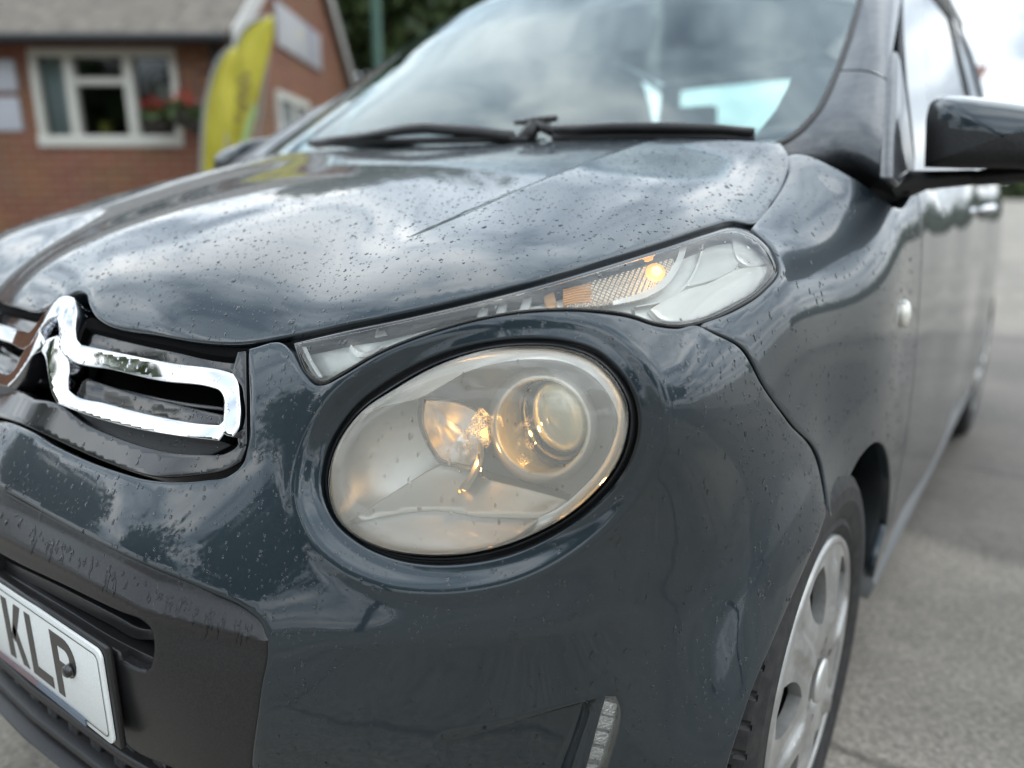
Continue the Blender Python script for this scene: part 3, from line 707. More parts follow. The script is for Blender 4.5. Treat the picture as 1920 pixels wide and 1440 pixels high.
hd = thing('hedge', tuple(loc(p(720, 14), 14)), 'low dark hedge under the trees behind the car', 'hedge')
hb = LB(); hb.lb((p(620, 14)-.4, 14, 0), (p(1000, 14), 14.6, 1.1)); hb.build('stems', mat('hedge_core', (.02, .025, .012), .9), hd)
for k_ in range(7): 
    X = p(620, 14)+k_*.62; leafcloud('foliage', loc(X, 14.2, .75), .75, 900, .09, M['leaf2'], hd, (1, 1, 1.1), seed=60+k_)
# pale thing among the leaves: a van roof beyond
# --- green lamp post
lp_ = pxl(706, 50, 9.5); post = thing('lamp_post', tuple(loc(lp_[0], 9.5)), 'slim green lamp post in front of the dark trees', 'lamp post')
b = MB(); q = loc(lp_[0], 9.5); b.tube([q, q+np.array([0, 0, 1.1]), q+np.array([0, 0, 1.12]), q+np.array([0, 0, 4.1])], [.075, .075, .058, .048], 14); b.build('column', mat('green_post_paint', (.016, .062, .042), .5), post, smooth=True)
b = MB(); b.tube([q+np.array([0, 0, 4.1]), q+np.array([0, 0, 4.25])-LAX[1]*.15, q+np.array([0, 0, 4.3])-LAX[1]*.4], [.035, .03, .03], 8); b.box(q+np.array([0, 0, 4.3])-LAX[1]*.6, (.2, .4, .1), LAX); b.build('lantern', mat('grey_lantern', (.3, .31, .3), .5), post)
# --- roadside sign far to the right
sp_ = pxl(1834, 140, 14.); q = loc(sp_[0], 14., 0); ps = thing('road_sign', tuple(q), 'brown inverted triangular sign on a thin post against the sky', 'road sign')
b = MB(); b.tube([q, q+np.array([0, 0, sp_[2]+.12])], .025, 8); b.build('post', mat('rusty_post', (.22, .10, .06), .6), ps)
c = q+np.array([0, 0, sp_[2]])-LAX[1]*.03; b = MB(); b.prism([c+LAX[0]*-.13+np.array([0, 0, .15]), c+LAX[0]*.13+np.array([0, 0, .15]), c+LAX[0]*.03+np.array([0, 0, -.20]), c-LAX[0]*.03+np.array([0, 0, -.20])], -LAX[1]*.02); b.build('panel', mat('rust_brown_panel', (.28, .10, .05), .6), ps)
# --- hedge line along the far side of the road, and trees around the car park (they show in the paintwork)
hg = thing('hedge', (9., 85., 0), 'long clipped hedge on the far side of the road', 'hedge')
b = MB(); b.bb((-60, 84, 0), (60, 86, 3.2)); b.build('stems', mat('hedge_core', (.03, .04, .02), .9), hg)
for k_ in range(24): leafcloud('foliage', (-58+k_*5, 85, 2.2), 3.4, 500, .36, M['leaf2'], hg, (1.1, .8, .8), seed=80+k_)
for k_, (x, y, h, r) in enumerate(((9.5, -7.5, 5.0, 1.9), (4.5, -12.5, 7.5, 2.6), (-.5, -14, 6.2, 2.5), (-6, -13, 6.5, 2.8), (13.5, -1.5, 4.6, 1.9), (15, 5, 4.2, 1.7), (-12, -8, 5.5, 2.4))):
    tree(0, 0, h, r, ['small tree beyond the parking bays ahead of the car', 'tall tree opposite the front of the car', 'round tree straight ahead of the car', 'broad tree ahead of the bungalow side', 'low tree across the road from the front wheel', 'low tree across the road from the rear door', 'tree in front of the bungalow drive'][k_], 3500, 20+k_, abs_=(x, y), s=.2)
# ------------------------------------------------------------------ THE CAR
car = thing('parked_car', (0, 1.7, 0), 'dark blue-grey wet hatchback with lit amber side lamps, nose towards the viewer', 'car')
def Z7(pts): return [(560+x/2.8235, 600+y/2.8235) for x, y in pts]
def mir(P): return [(-p[0], p[1], p[2]) for p in P]
def B3(pts):
    """pixels to points of the body surface"""
    P = surf(S_of(pts))[0]; return [tuple(p) for p in P]
HL_OUT = Z7([(105,900),(130,700),(260,480),(500,290),(760,165),(1000,105),(1200,85),(1400,95),(1580,150),(1720,270),(1805,420),(1825,560),(1790,720),(1700,880),(1560,1020),(1350,1160),(1100,1265),(900,1305),(690,1312),(480,1275),(300,1190),(170,1070)])
HL_IN = Z7([(165,850),(215,660),(330,500),(520,370),(760,240),(1000,165),(1200,145),(1400,160),(1560,220),(1670,330),(1730,470),(1725,590),(1680,740),(1580,880),(1440,1010),(1250,1120),(1050,1195),(850,1235),(640,1240),(440,1205),(300,1140),(215,1060)])
HL_BIG = [(905+(u-905)*1.016, 850+(v-850)*1.02) for u, v in HL_OUT]
UL_OUT = [(549,643),(640,621),(760,596),(850,575),(1000,537),(1150,493),(1250,462),(1330,436),(1372,425),(1408,433),(1450,471),(1463,502),(1436,543),(1375,584),(1312,609),(1272,616),(1230,611),(1180,595),(1100,585),(1000,587),(900,602),(800,630),(700,671),(640,707),(600,724),(576,708)]
UL_IN = [(556,646),(640,630),(760,604),(850,583),(1000,545),(1150,501),(1250,470),(1330,445),(1372,434),(1403,442),(1442,476),(1453,502),(1428,538),(1370,577),(1308,602),(1272,608),(1232,604),(1182,588),(1100,578),(1000,580),(900,595),(800,623),(700,664),(640,698),(602,714),(583,702)]
GRILLE_R = [(469,655),(471,760),(468,835),(458,871),(430,896),(382,905),(268,903),(225,891),(186,878),(96,838),(8,794)]
LOW_TOP = [(2,913),(100,968),(250,1044),(400,1108),(462,1138),(492,1165),(504,1200),(493,1300),(476,1440)]
# --- pressed features of the sheet metal
CREASE = smooth_loop(S_of([(640,500),(760,449),(850,410),(950,367),(1050,326),(1150,288),(1205,270)]), closed=False, step=.002)
def f_crease(s, P):
    q = np.stack([np.abs(s[:, 0]), s[:, 1]], 1); d, g = segdist(q, CREASE, True, .2); g = g*CREASE_SIDE
    amp = .0045*sstep(P[:, 1], .30, .62)*sstep(P[:, 2], .8, .86)*(P[:, 1] < 1.0)
    return amp*sstep(g*d, -.0028, .0028)*np.exp(-np.maximum(g*d, 0)/.05)
_m = CREASE[len(CREASE)//2]; _t = CREASE[len(CREASE)//2+1]-_m
CREASE_SIDE = np.sign(_t[0]*0-_t[1]*1)          # sign of a point further out than the line
FLARE = smooth_loop(S_of([(1335,1330),(1419,1090),(1480,985),(1537,876),(1587,790),(1637,734),(1678,712)]), closed=False, step=.002)
FLARE_SIDE = segdist(S_of([(1530, 1000)]), FLARE, True)[1][0]
HLS = smooth_loop(S_of(HL_BIG), step=.0025)
def f_flare(s, P):
    q = np.stack([np.abs(s[:, 0]), s[:, 1]], 1); d, g = segdist(q, FLARE, True, .2); t = FLARE[1]-FLARE[0]
    a = g*FLARE_SIDE*d
    w = sstep(P[:, 2], .27, .36)*(P[:, 1] < 1.12)*(P[:, 2] < .76)*sstep(1.12-P[:, 1], 0, .1)
    return .0014*w*np.where(a > 0, np.exp(-a/.018), np.exp(a/.016))
def f_lamp(s, P):
    q = np.stack([np.abs(s[:, 0]), s[:, 1]], 1); d = segdist(q, np.vstack([HLS, HLS[:1]]), False, .03)
    return -.0065*(1-sstep(d, 0, .011))+.0012*np.exp(-((d-.013)/.004)**2)
BELT = smooth_loop(S_of([(380,1195),(504,1203),(700,1208),(860,1203),(1050,1183),(1200,1150),(1330,1090)]), closed=False, step=.002)
BELT_SIDE = segdist(S_of([(860, 1300)]), BELT, True)[1][0]
def f_belt(s, P):
    q = np.stack([np.abs(s[:, 0]), s[:, 1]], 1); d, g = segdist(q, BELT, True, .15)
    a = g*BELT_SIDE*d
    return .006*np.where(a > 0, np.exp(-(a/.03)), np.exp(-(a/.02)**2))*(P[:, 2] < .7)*sstep(.75-np.abs(P[:, 0]), 0, .15)*sstep(np.abs(P[:, 0]), .43, .52)
FOG = S_of([(830,1378),(960,1353),(1040,1330),(1128,1306),(1116,1350),(1098,1405),(1078,1460),(1040,1540),(830,1540)])
FOGL = smooth_loop(FOG[:8], closed=False, step=.0025, corner=60)
def f_fog(s, P):
    q = np.stack([np.abs(s[:, 0]), s[:, 1]], 1); k = inside(q, FOGP); o = np.zeros(len(q))
    if k.any():
        d = segdist(q[k], FOGL); px = proj(P[k]*np.array([1, 1, 1]))[:, 0]
        o[k] = -.021*sstep(d, 0, .009)*(np.interp(np.abs(P[k][:, 0]), [.505, .62], [0, 1]))
    return o
FOGP = np.vstack([FOGL, FOG[8:]])
FEATS += [f_fog, f_crease, f_flare, f_lamp, f_belt]

# --- bonnet (both halves)
hood_l = [(-.004,.153,.7705)]
HL = [(143,592),(300,624),(450,640),(556,623),(640,605),(760,580),(850,559),(1000,521),(1150,477),(1250,446),(1330,420),(1372,411),(1402,416),(1444,378),(1472,325),(1477,296),(1474,287)]
hs = S_of(HL)
rear = S_of([(.62,.862,.962),(.5,.84,.976),(.3,.825,.985),(.12,.82,.988)])
lead = S_of([(0.018,.155,.790),(.03,.155,.782),(.055,.157,.766)])
half = np.vstack([hs[1:], rear]); half[:, 0] = np.abs(half[:, 0])
half = np.vstack([lead, half])
full_h = np.vstack([half, (half*np.array([-1, 1]))[::-1]])
_mx = lambda L: L+[q*np.array([-1, 1]) for q in L]
panel('bonnet', full_h, M['paint'], car, extra=_mx(rows_along(CREASE, (-.0035, -.002, -.001, .001, .002, .0035))), chart=True, sp=.0042, fillet=.003, thick=.02)
# --- front bumper: painted fascia wrapped round the nose, cut for the grille, the lamps and the lower insert
bl = [(0,.058,.612),(.1,.06,.613)]
out = [(466,657),(527,647),(541,661),(566,705),(592,728),(604,727),(643,710),(702,675),(801,634),(900,606),(1000,591),(1100,589),(1180,599),(1230,615),(1272,620),(1308,614),(1340,629),(1386,655),(1426,722),(1476,793),(1530,868),(1540,910),(1548,962),(1515,1048),(1481,1124),(1441,1214),(1414,1275),(1383,1360),(1360,1433),
       (.783,.345,.27),(.772,.355,.2),(.67,.325,.18),(.57,.27,.175),(.5,.2,.175),(.476,.15,.22),(.468,.118,.30)]
lowin = LOW_TOP[::-1]
gr = GRILLE_R
gr3 = S_of(gr); lo3 = S_of(lowin); o3 = S_of(out)
for a in (gr3, lo3, o3): a[:, 0] = np.abs(a[:, 0])
# the far (right) half is the mirror image; the strip between grille and insert joins them
lo3 = lo3[lo3[:, 0] > .004]; gr3 = gr3[gr3[:, 0] > .004]
loop = np.vstack([gr3[::-1], o3, lo3]); loop2 = (loop*np.array([-1, 1]))[::-1]
hole = S_of(HL_BIG)
DRL = [(1133,1303),(1158,1303),(1168,1330),(1163,1375),(1150,1420),(1138,1460),(1100,1520),(1072,1520),(1090,1460),(1106,1400),(1122,1340)]
drlh = S_of(DRL)
panel('front_bumper', np.vstack([loop, loop2]), M['paint'], car, extra=_mx(rows_along(np.vstack([HLS, HLS[:1]]), (.0025, .0045, .0065, .0085, .0105, .0125, .0145, .0175, -.0025, -.0045, -.0065, -.0085, -.0105, -.0125, -.0145, -.0175))+rows_along(FOGL, (-.011, -.009, -.0065, -.004, -.0015, .0015, .004, .0065, .009, .011))), holes=[hole, hole*np.array([-1, 1]), drlh, drlh*np.array([-1, 1])], chart=True, sp=.0040, fillet=.003, thick=.016)
# --- wing, doors
def sidepair(name, pts, mt, **k):
    s = S_of(pts); o = panel(name, s, mt, car, chart=True, **k)
    panel(name, s*np.array([-1, 1]), mt, car, chart=True, **k)
    return o
wing = [(1465,506),(1454,472),(1412,430),(1452,381),(1481,326),(1486,291),(1500,290),(1560,313),(1620,348),(1655,375),(1685,392),(.757,1.122,.895),(.797,1.125,.72),(.806,1.125,.5),(.80,1.12,.27),(.803,1.06,.25),
        (1640,1075),(1664,985),(1670,900),(1667,860),(1655,830),(1640,828),(1615,852),(1592,893),(1575,930),(1562,970),(1556,962),(1548,905),(1539,865),(1484,788),(1434,719),(1395,650),(1345,622),(1316,611),(1377,588),(1438,548)]
sidepair('wing', wing, M['paint'], sp=.0042, fillet=.0022, thick=.014)
door = [(.770,1.132,.925),(.797,1.132,.72),(.806,1.132,.5),(.797,1.132,.27),(.797,1.6,.262),(.797,2.30,.262),(.808,2.36,.5),(.80,2.40,.72),(.765,2.43,.945),(.765,2.0,.945),(.77,1.6,.935)]
sidepair('door', door, M['paint'], sp=.008, fillet=.002, thick=.014)
door2 = [(.765,2.438,.945),(.80,2.408,.72),(.808,2.368,.5),(.797,2.31,.262),(.795,2.62,.262),(.80,2.66,.42),(.80,2.75,.55),(.80,2.9,.62),(.80,3.05,.615),(.795,3.2,.56),(.785,3.30,.45),(.76,3.36,.7),(.74,3.36,.94),(.755,2.9,.95)]
sidepair('rear_wing', door2, M['paint'], sp=.008, fillet=.002, thick=.014)
# ================= headlamp
hl_out = smooth_loop(np.array(HL_OUT), step=9); hl_in = smooth_loop(np.array(HL_IN), step=9)
ho = resamp(np.vstack([hl_out, hl_out[:1]]), 121)[:-1]; hi = resamp(np.vstack([hl_in, hl_in[:1]]), 121)[:-1]
def align(a, b):
    k = np.argmin(np.linalg.norm(b-a[0], axis=1)); b = np.roll(b, -k, 0)
    return b if np.linalg.norm(b[5]-a[5]) < np.linalg.norm(b[-5]-a[5]) else np.roll(b[::-1], 1, 0)
hi = align(ho, hi)
cH = (905, 850)
rows = []
for s, d in [(1, .0), (.99, .012), (.97, .034), (.93, .050), (.85, .064), (.72, .076), (.55, .086), (.35, .092), (.15, .095), (.02, .096)]:
    rows.append(deep(scaled(hi, s, cH), d)[0])
M['lampbowl'] = vary(mat('lamp_reflector', (.82, .81, .77), .36, .6), 5, (.88, .87, .83), (.96, .95, .92))
headlight = loft('headlight', rows, M['lampbowl'], car, closed=True)
rr = []
for w, d in [(0, .020), (0, .004), (.06, .0015), (.16, .0025), (.26, .0065), (.40, .0065), (.46, .003), (.66, .0025), (.72, .0055), (.82, .005), (.92, .0005), (1.02, .003), (1.03, .03)]:
    rr.append(deep(ho+(hi-ho)*w, d)[0])
loft('gasket', rr, M['piano'], headlight, closed=True)
lens_o = scaled(hl_in, 1.012, cH)
flat('lens', lens_o, 0, .004, M['lens'], headlight, sp=12, crv=False, fillet=.001,
     dfun=lambda q: .002-.012*np.clip(1-((np.linalg.norm((q-np.array(cH))/np.array([300, 205]), axis=1))**2), 0, 1))
M['bezel'] = mat('bright_bezel', (.92, .92, .90), .22, .45)
# bright bezel running over the top and down the outer side of the bowl
tin = np.array(Z7([(345,500),(440,462),(650,408),(780,335),(900,270),(1060,228),(1250,207),(1420,226),(1560,300),(1650,410),(1690,520),(1660,660),(1590,790),(1490,900),(1390,985),(1270,1048)]))
tout = np.array(Z7([(335,495),(420,440),(540,365),(760,246),(1000,170),(1200,150),(1400,165),(1555,225),(1663,335),(1722,470),(1718,590),(1672,740),(1572,880),(1432,1010),(1330,1078),(1240,1122)]))
a = resamp(smooth_loop(tout, False, 8), 70); b = resamp(smooth_loop(tin, False, 8), 70)
loft('bezel', [deep(a, .006)[0], deep(a*.5+b*.5, .0105)[0], deep(b, .012)[0], deep(b+(np.array(cH)-b)*.012, .030)[0]], M['bezel'], headlight)
# polished shelf along the bottom
top = np.array(Z7([(218,1092),(330,1062),(460,1040),(600,1018),(720,1010),(830,1022),(940,1040),(1060,1046),(1180,1050),(1270,1046)]))
bot = np.array(Z7([(222,1098),(310,1145),(440,1203),(560,1228),(680,1237),(800,1236),(920,1218),(1030,1192),(1140,1150),(1265,1060)]))
a = resamp(smooth_loop(bot, False, 8), 60); b = resamp(smooth_loop(top, False, 8), 60)
loft('shelf', [deep(a, .006)[0], deep(a*.66+b*.34, .018)[0], deep(a*.33+b*.67, .031)[0], deep(b, .043)[0], deep(b-np.array([0, 3]), .044)[0], deep(b-np.array([0, 5]), .055)[0]], mat('polished_shelf', (.97, .97, .96), .3, .0, 1.0), headlight)
# slanting dark fold across the lower bowl
flat('fold', Z7([(270,1070),(480,935),(700,800),(770,765),(900,800),(1010,850),(1200,900),(1420,960),(1330,1030),(1180,1046),(1060,1042),(940,1036),(830,1016),(720,1004),(600,1012),(460,1034)]), .040, .02, mat('grey_lamp_fold', (.50, .48, .43), .34, .6), headlight, sp=10,
     dfun=lambda q: .052-.020*np.clip((q[:, 1]-880)/100, 0, 1))
# main-beam bowl with its dark surround
sec = np.array(Z7([(640,405),(770,408),(890,440),(985,505),(1020,600),(990,700),(915,802),(830,782),(745,760),(690,690),(655,620),(628,520)]))
sec = smooth_loop(sec, step=6); c2 = np.array(Z7([(880, 590)])[0])
loft('main_beam_bowl', [deep(scaled(sec, s, c2), d)[0] for s, d in ((.86, .040), (.80, .052), (.66, .066), (.45, .076), (.2, .081), (.02, .082))], mat('bowl_reflector', (.85, .84, .82), .26, .85), headlight, closed=True)
loft('main_beam_surround', [deep(scaled(sec, s, c2), d)[0] for s, d in ((1.0, .055), (.99, .034), (.97, .031), (.90, .032), (.875, .036), (.86, .044))], mat('lamp_dark_grey', (.10, .105, .11), .28, .3, .5), headlight, closed=True)
# projector: shroud ring, tube, glass ball
pc = Z7([(1290, 562)])[0]; R0 = np.array([255, 268])/2.8235
def ring(f, d, off=(0, 0)): return deep(ell((pc[0]+off[0], pc[1]+off[1]), R0[0]*f, R0[1]*f, -12, 56), d)[0]
M['shroud'] = mat('satin_shroud', (.84, .83, .79), .28, .6)
loft('projector_shroud', [ring(1.16, .058), ring(1.10, .036), ring(1.05, .027), ring(1.0, .0235), ring(.955, .0235), ring(.92, .027)], M['shroud'], headlight, closed=True)
M['amber_tube'] = vary(mat('warm_tube', (.80, .72, .48), .3, .6), 40, (.70, .60, .36), (.86, .80, .62))
loft('projector_tube', [ring(.92, .027), ring(.90, .040, (4, -2)), ring(.84, .060, (10, -5)), ring(.62, .074, (14, -8)), ring(.2, .078, (14, -8)), ring(.01, .078, (14, -8))], M['amber_tube'], headlight, closed=True)
pl = Z7([(1385, 512)])[0]
def ring2(f, d, off=(0, 0)): return deep(ell((pl[0]+off[0], pl[1]+off[1]), 51*f, 70*f, -20, 48), d)[0]
loft('projector_collar', [ring2(1.30, .058, (-11, 6)), ring2(1.26, .046, (-11, 6)), ring2(1.22, .043, (-9, 5)), ring2(1.18, .045, (-8, 4)), ring2(1.14, .041, (-6, 3)), ring2(1.08, .040, (-3, 1)), ring2(1.0, .044)], M['piano'], headlight, closed=True)
M['ball'] = mat('projector_glass', (.80, .77, .56), .03, .0, 1.0)
_b = M['ball'].node_tree.nodes['Principled BSDF']; _b.inputs['Transmission Weight'].default_value = .35; _b.inputs['IOR'].default_value = 1.5
loft('projector_lens', [ring2(f, d) for f, d in ((1.0, .044), (.97, .037), (.88, .031), (.72, .0265), (.5, .0235), (.25, .022), (.01, .0215))], M['ball'], headlight, closed=True)
# light guide: a bright curved blade under the side-lamp bulb
bl_a = resamp(smooth_loop(np.array(Z7([(950,645),(942,720),(910,800),(850,892)])), False, 4), 24); bl_b = resamp(smooth_loop(np.array(Z7([(980,648),(978,730),(945,822),(890,905)])), False, 4), 24)
loft('light_guide', [deep(bl_a, .045)[0], deep(bl_a, .026)[0], deep((bl_a+bl_b)/2, .0235)[0], deep(bl_b, .026)[0], deep(bl_b, .045)[0]], M['satin_silver'], headlight)
def ball(name, px, d, r, mt, parent, sc=(1, 1, 1)):
    c = deep([px], d)[0][0]; bm = bmesh.new(); bmesh.ops.create_uvsphere(bm, u_segments=16, v_segments=10, radius=r)
    V = [c+np.array(v.co)*np.array(sc) for v in bm.verts]; F = [[v.index for v in f.verts] for f in bm.faces]; bm.free()
    return mesh_obj(name, V, F, mt, parent)
M['sidebulb'] = mat('side_lamp_bulb', (1, .7, .3), .3, emit=(1, .50, .10), estr=4)
# amber glints of the side lamp, painted as speckled emission on thin sheets
M['speck'] = mat('painted_amber_glints', (.75, .66, .5), .35, .6, emit=(1, .50, .12), estr=1)
m = M['speck']; b = m.node_tree.nodes['Principled BSDF']; tc = nd(m, 'ShaderNodeTexCoord')
v1 = nd(m, 'ShaderNodeTexNoise', Scale=900.0, Detail=3, Roughness=.7); v2 = nd(m, 'ShaderNodeTexNoise', Scale=45.0, Detail=4)
lk(m, tc.outputs['Object'], v1.inputs['Vector']); lk(m, tc.outputs['Object'], v2.inputs['Vector'])
r1 = nd(m, 'ShaderNodeMapRange'); r1.inputs['From Min'].default_value = .45; r1.inputs['From Max'].default_value = .75
r2 = nd(m, 'ShaderNodeMapRange'); r2.inputs['From Min'].default_value = .42; r2.inputs['From Max'].default_value = .7
lk(m, v1.outputs['Fac'], r1.inputs['Value']); lk(m, v2.outputs['Fac'], r2.inputs['Value'])
mm = nd(m, 'ShaderNodeMath', operation='MULTIPLY'); lk(m, r1.outputs[0], mm.inputs[0]); lk(m, r2.outputs[0], mm.inputs[1])
m2 = nd(m, 'ShaderNodeMath', operation='MULTIPLY'); m2.inputs[1].default_value = 6.5; lk(m, mm.outputs[0], m2.inputs[0]); lk(m, m2.outputs[0], b.inputs['Emission Strength'])
al = nd(m, 'ShaderNodeMath', operation='MULTIPLY_ADD'); al.inputs[1].default_value = 2.4; al.inputs[2].default_value = .02; lk(m, mm.outputs[0], al.inputs[0]); al.use_clamp = True
lk(m, al.outputs[0], b.inputs['Alpha'])
flat('glint_sheet', Z7([(905,560),(960,470),(1010,520),(1060,510),(1075,560),(1030,600),(1000,660),(960,700),(900,745),(850,730),(870,650)]), .024, .001, m, headlight, sp=8)
flat('glint_sheet', Z7([(1265,455),(1285,480),(1270,560),(1240,650),(1235,740),(1180,770),(1110,745),(1085,690),(1110,630),(1170,560),(1225,510)]), .0355, .001, m, headlight, sp=8)
ball('side_bulb', Z7([(985, 600)])[0], .050, .0045, M['sidebulb'], headlight)
ball('side_bulb', Z7([(878, 890)])[0], .0295, .0028, M['sidebulb'], headlight)
hp = deep([Z7([(930, 760)])[0]], .022)[0][0]
pt = bpy.data.lights.new('side_lamp_light', 'POINT'); pt.energy = .035; pt.color = (1, .55, .18); pt.shadow_soft_size = .004
po = bpy.data.objects.new('side_lamp_light', pt); COL.objects.link(po); po.location = hp; set_parent(po, headlight)
hp2 = deep([Z7([(1200, 620)])[0]], .040)[0][0]  # added light for the tube's amber glow; no such bulb is lit
pt2 = bpy.data.lights.new('added_tube_glow', 'POINT'); pt2.energy = .030; pt2.color = (1, .60, .22); pt2.shadow_soft_size = .004
po2 = bpy.data.objects.new('added_tube_glow', pt2); COL.objects.link(po2); po2.location = hp2; set_parent(po2, headlight)

# ================= upper lamp (daytime light with indicator)
ul_o = smooth_loop(np.array(UL_OUT, float), step=8, corner=60); ul_i = smooth_loop(np.array(UL_IN, float), step=8, corner=60)
uo = resamp(np.vstack([ul_o, ul_o[:1]]), 161)[:-1]; ui = resamp(np.vstack([ul_i, ul_i[:1]]), 161)[:-1]
ui = np.array([ui[np.argmin(np.linalg.norm(ui-p, axis=1))] for p in uo])
cU = np.array([(0, 0)])
M['tray'] = vary(mat('lamp_tray_silver', (.8, .82, .78), .34, .3), 14, (.62, .65, .61), (.86, .88, .84))
upper = flat('upper_lamp', UL_IN, .020, .002, M['tray'], car, sp=9, corner=60, dfun=lambda q: .020+.006*np.sin(q[:, 0]/38.)*0)
ins = ul_i
loft('lamp_wall', [deep(ui, .0005)[0], deep(ui+(scaled(ui, 1, (0, 0))-ui), .022)[0]], M['tray'], upper, closed=True)
loft('frame', [deep(uo+(ui-uo)*w, d)[0] for w, d in ((-1.1, .02), (-.9, .009), (-.2, .006), (.05, .003), (.5, .0015), (.95, .0015), (1.05, .003), (1.08, .018))], M['piano'], upper, closed=True)
flat('lens', UL_IN, .0005, .002, M['lens_clear'], upper, sp=10, corner=60)
# indicator chamber: prismatic reflector, end fins, bulb
M['prism'] = mat('prismatic_reflector', (.80, .70, .56), .25, .6)
m = M['prism']; b = m.node_tree.nodes['Principled BSDF']; tc = nd(m, 'ShaderNodeTexCoord')
hh = []
for k, vv in enumerate(((1, .25, 0), (-.25, 1, .0))):
    mp = nd(m, 'ShaderNodeVectorMath', operation='DOT_PRODUCT'); mp.inputs[1].default_value = vv; lk(m, tc.outputs['Object'], mp.inputs[0])
    ml = nd(m, 'ShaderNodeMath', operation='MULTIPLY'); ml.inputs[1].default_value = 1500; lk(m, mp.outputs['Value'], ml.inputs[0])
    sn = nd(m, 'ShaderNodeMath', operation='SINE'); lk(m, ml.outputs[0], sn.inputs[0]); hh.append(sn)
ad = nd(m, 'ShaderNodeMath', operation='ADD'); lk(m, hh[0].outputs[0], ad.inputs[0]); lk(m, hh[1].outputs[0], ad.inputs[1])
bp = nd(m, 'ShaderNodeBump', Strength=.9, Distance=.0007); lk(m, ad.outputs[0], bp.inputs['Height']); lk(m, bp.outputs[0], b.inputs['Normal'])
flat('indicator_reflector', [(1062,543),(1110,528),(1180,508),(1262,484),(1262,505),(1250,530),(1225,550),(1180,562),(1120,571),(1062,574)], .012, .004, M['prism'], upper, sp=8)
M['amberglow'] = mat('painted_glow_fins', (.60, .30, .10), .3, .4, emit=(1, .47, .10), estr=.10)  # amber reflection of the bulb, painted as faint emission on the fins
for k in range(7):
    v = 543+k*4.6
    flat('fin', [(1056,v),(1080,v-6.5),(1108,v-11+k*.6),(1108,v-9.4+k*.6),(1080,v-4.7),(1056,v+1.6)], .0105, .004, M['amberglow'], upper, crv=False, sp=8, fillet=.0002)
flat('amber_patch', [(1022,556),(1036,548),(1042,574),(1026,578)], .011, .003, mat('amber_glass', (.55, .32, .15), .2, .3, emit=(1, .45, .1), estr=.04), upper, sp=6)  # faint amber glow painted in as emission
M['ambulb'] = mat('lit_amber_bulb', (1, .6, .2), .3, emit=(1, .52, .10), estr=5)
ball('indicator_bulb', (1231, 509), .009, .0052, M['ambulb'], upper)
M['halo'] = mat('painted_bulb_halo', (1, .6, .25), .3, .7, emit=(1, .42, .06), estr=.9)  # the bulb's halo painted as emission; the cup itself is no lamp
flat('bulb_cup', [tuple(p) for p in ell((1229, 510), 17, 16, 0, 20)], .0115, .003, M['halo'], upper, crv=False, sp=6)
flat('amber_patch', [(1205,474),(1232,465),(1222,484),(1210,488)], .010, .003, M['halo'], upper, sp=6)
wht = mat('white_lamp_trim', (.80, .81, .78), .22, .3, .6)
va = resamp(smooth_loop(np.array([(1290,452),(1283,480),(1272,505),(1250,535),(1215,556),(1150,572)], float), False, 4), 30)
vb = resamp(smooth_loop(np.array([(1276,456),(1270,482),(1258,504),(1236,530),(1204,547),(1148,565)], float), False, 4), 30)
loft('trim_blade', [deep(va, .018)[0], deep(va, .0075)[0], deep(vb, .007)[0], deep(vb, .018)[0]], wht, upper)
va = resamp(smooth_loop(np.array([(1318,446),(1310,485),(1288,530),(1255,558),(1190,575)], float), False, 4), 30)
loft('trim_line', [deep(va, .018)[0], deep(va, .013)[0], deep(va+np.array([4, 1]), .013)[0], deep(va+np.array([4, 1]), .018)[0]], wht, upper)
flat('reflector_panel', [(1330,452),(1362,438),(1385,490),(1380,500),(1330,525),(1290,535),(1312,490)], .016, .004, mat('grey_lamp_panel', (.66, .69, .66), .25, .4), upper, sp=8)
flat('reflector_panel', [(1372,440),(1402,449),(1440,492),(1400,496),(1388,488)], .013, .006, wht, upper, sp=8)
flat('reflector_panel', [(1285,545),(1330,532),(1384,506),(1440,500),(1425,533),(1368,570),(1308,595),(1276,600),(1240,596),(1222,580)], .0125, .006, mat('pale_lamp_panel', (.86, .88, .84), .22, .3, .4), upper, sp=8)
# inner end: small bright edge and bowl
va = resamp(np.array([(566,650),(578,676),(598,708)], float), 14)
loft('trim_blade', [deep(va, .016)[0], deep(va, .006)[0], deep(va+np.array([8, 0]), .006)[0], deep(va+np.array([8, 0]), .016)[0]], wht, upper)
va = resamp(smooth_loop(np.array([(655,655),(668,668),(690,668),(712,655)], float), False, 4), 18)
loft('trim_blade', [deep(va, .016)[0], deep(va, .010)[0], deep(va+np.array([3, -9]), .010)[0], deep(va+np.array([3, -9]), .016)[0]], wht, upper)
for u in (720, 905, 940, 985):
    k = 600-(u-720)*.16
    flat('divider', [(u,k-18),(u+16,k-22),(u+2,k+26),(u-16,k+30)] if u == 720 else [(u,k-6),(u+12,k-9),(u+4,k+24),(u-10,k+27)], .012, .006, wht, upper, crv=False, sp=8)

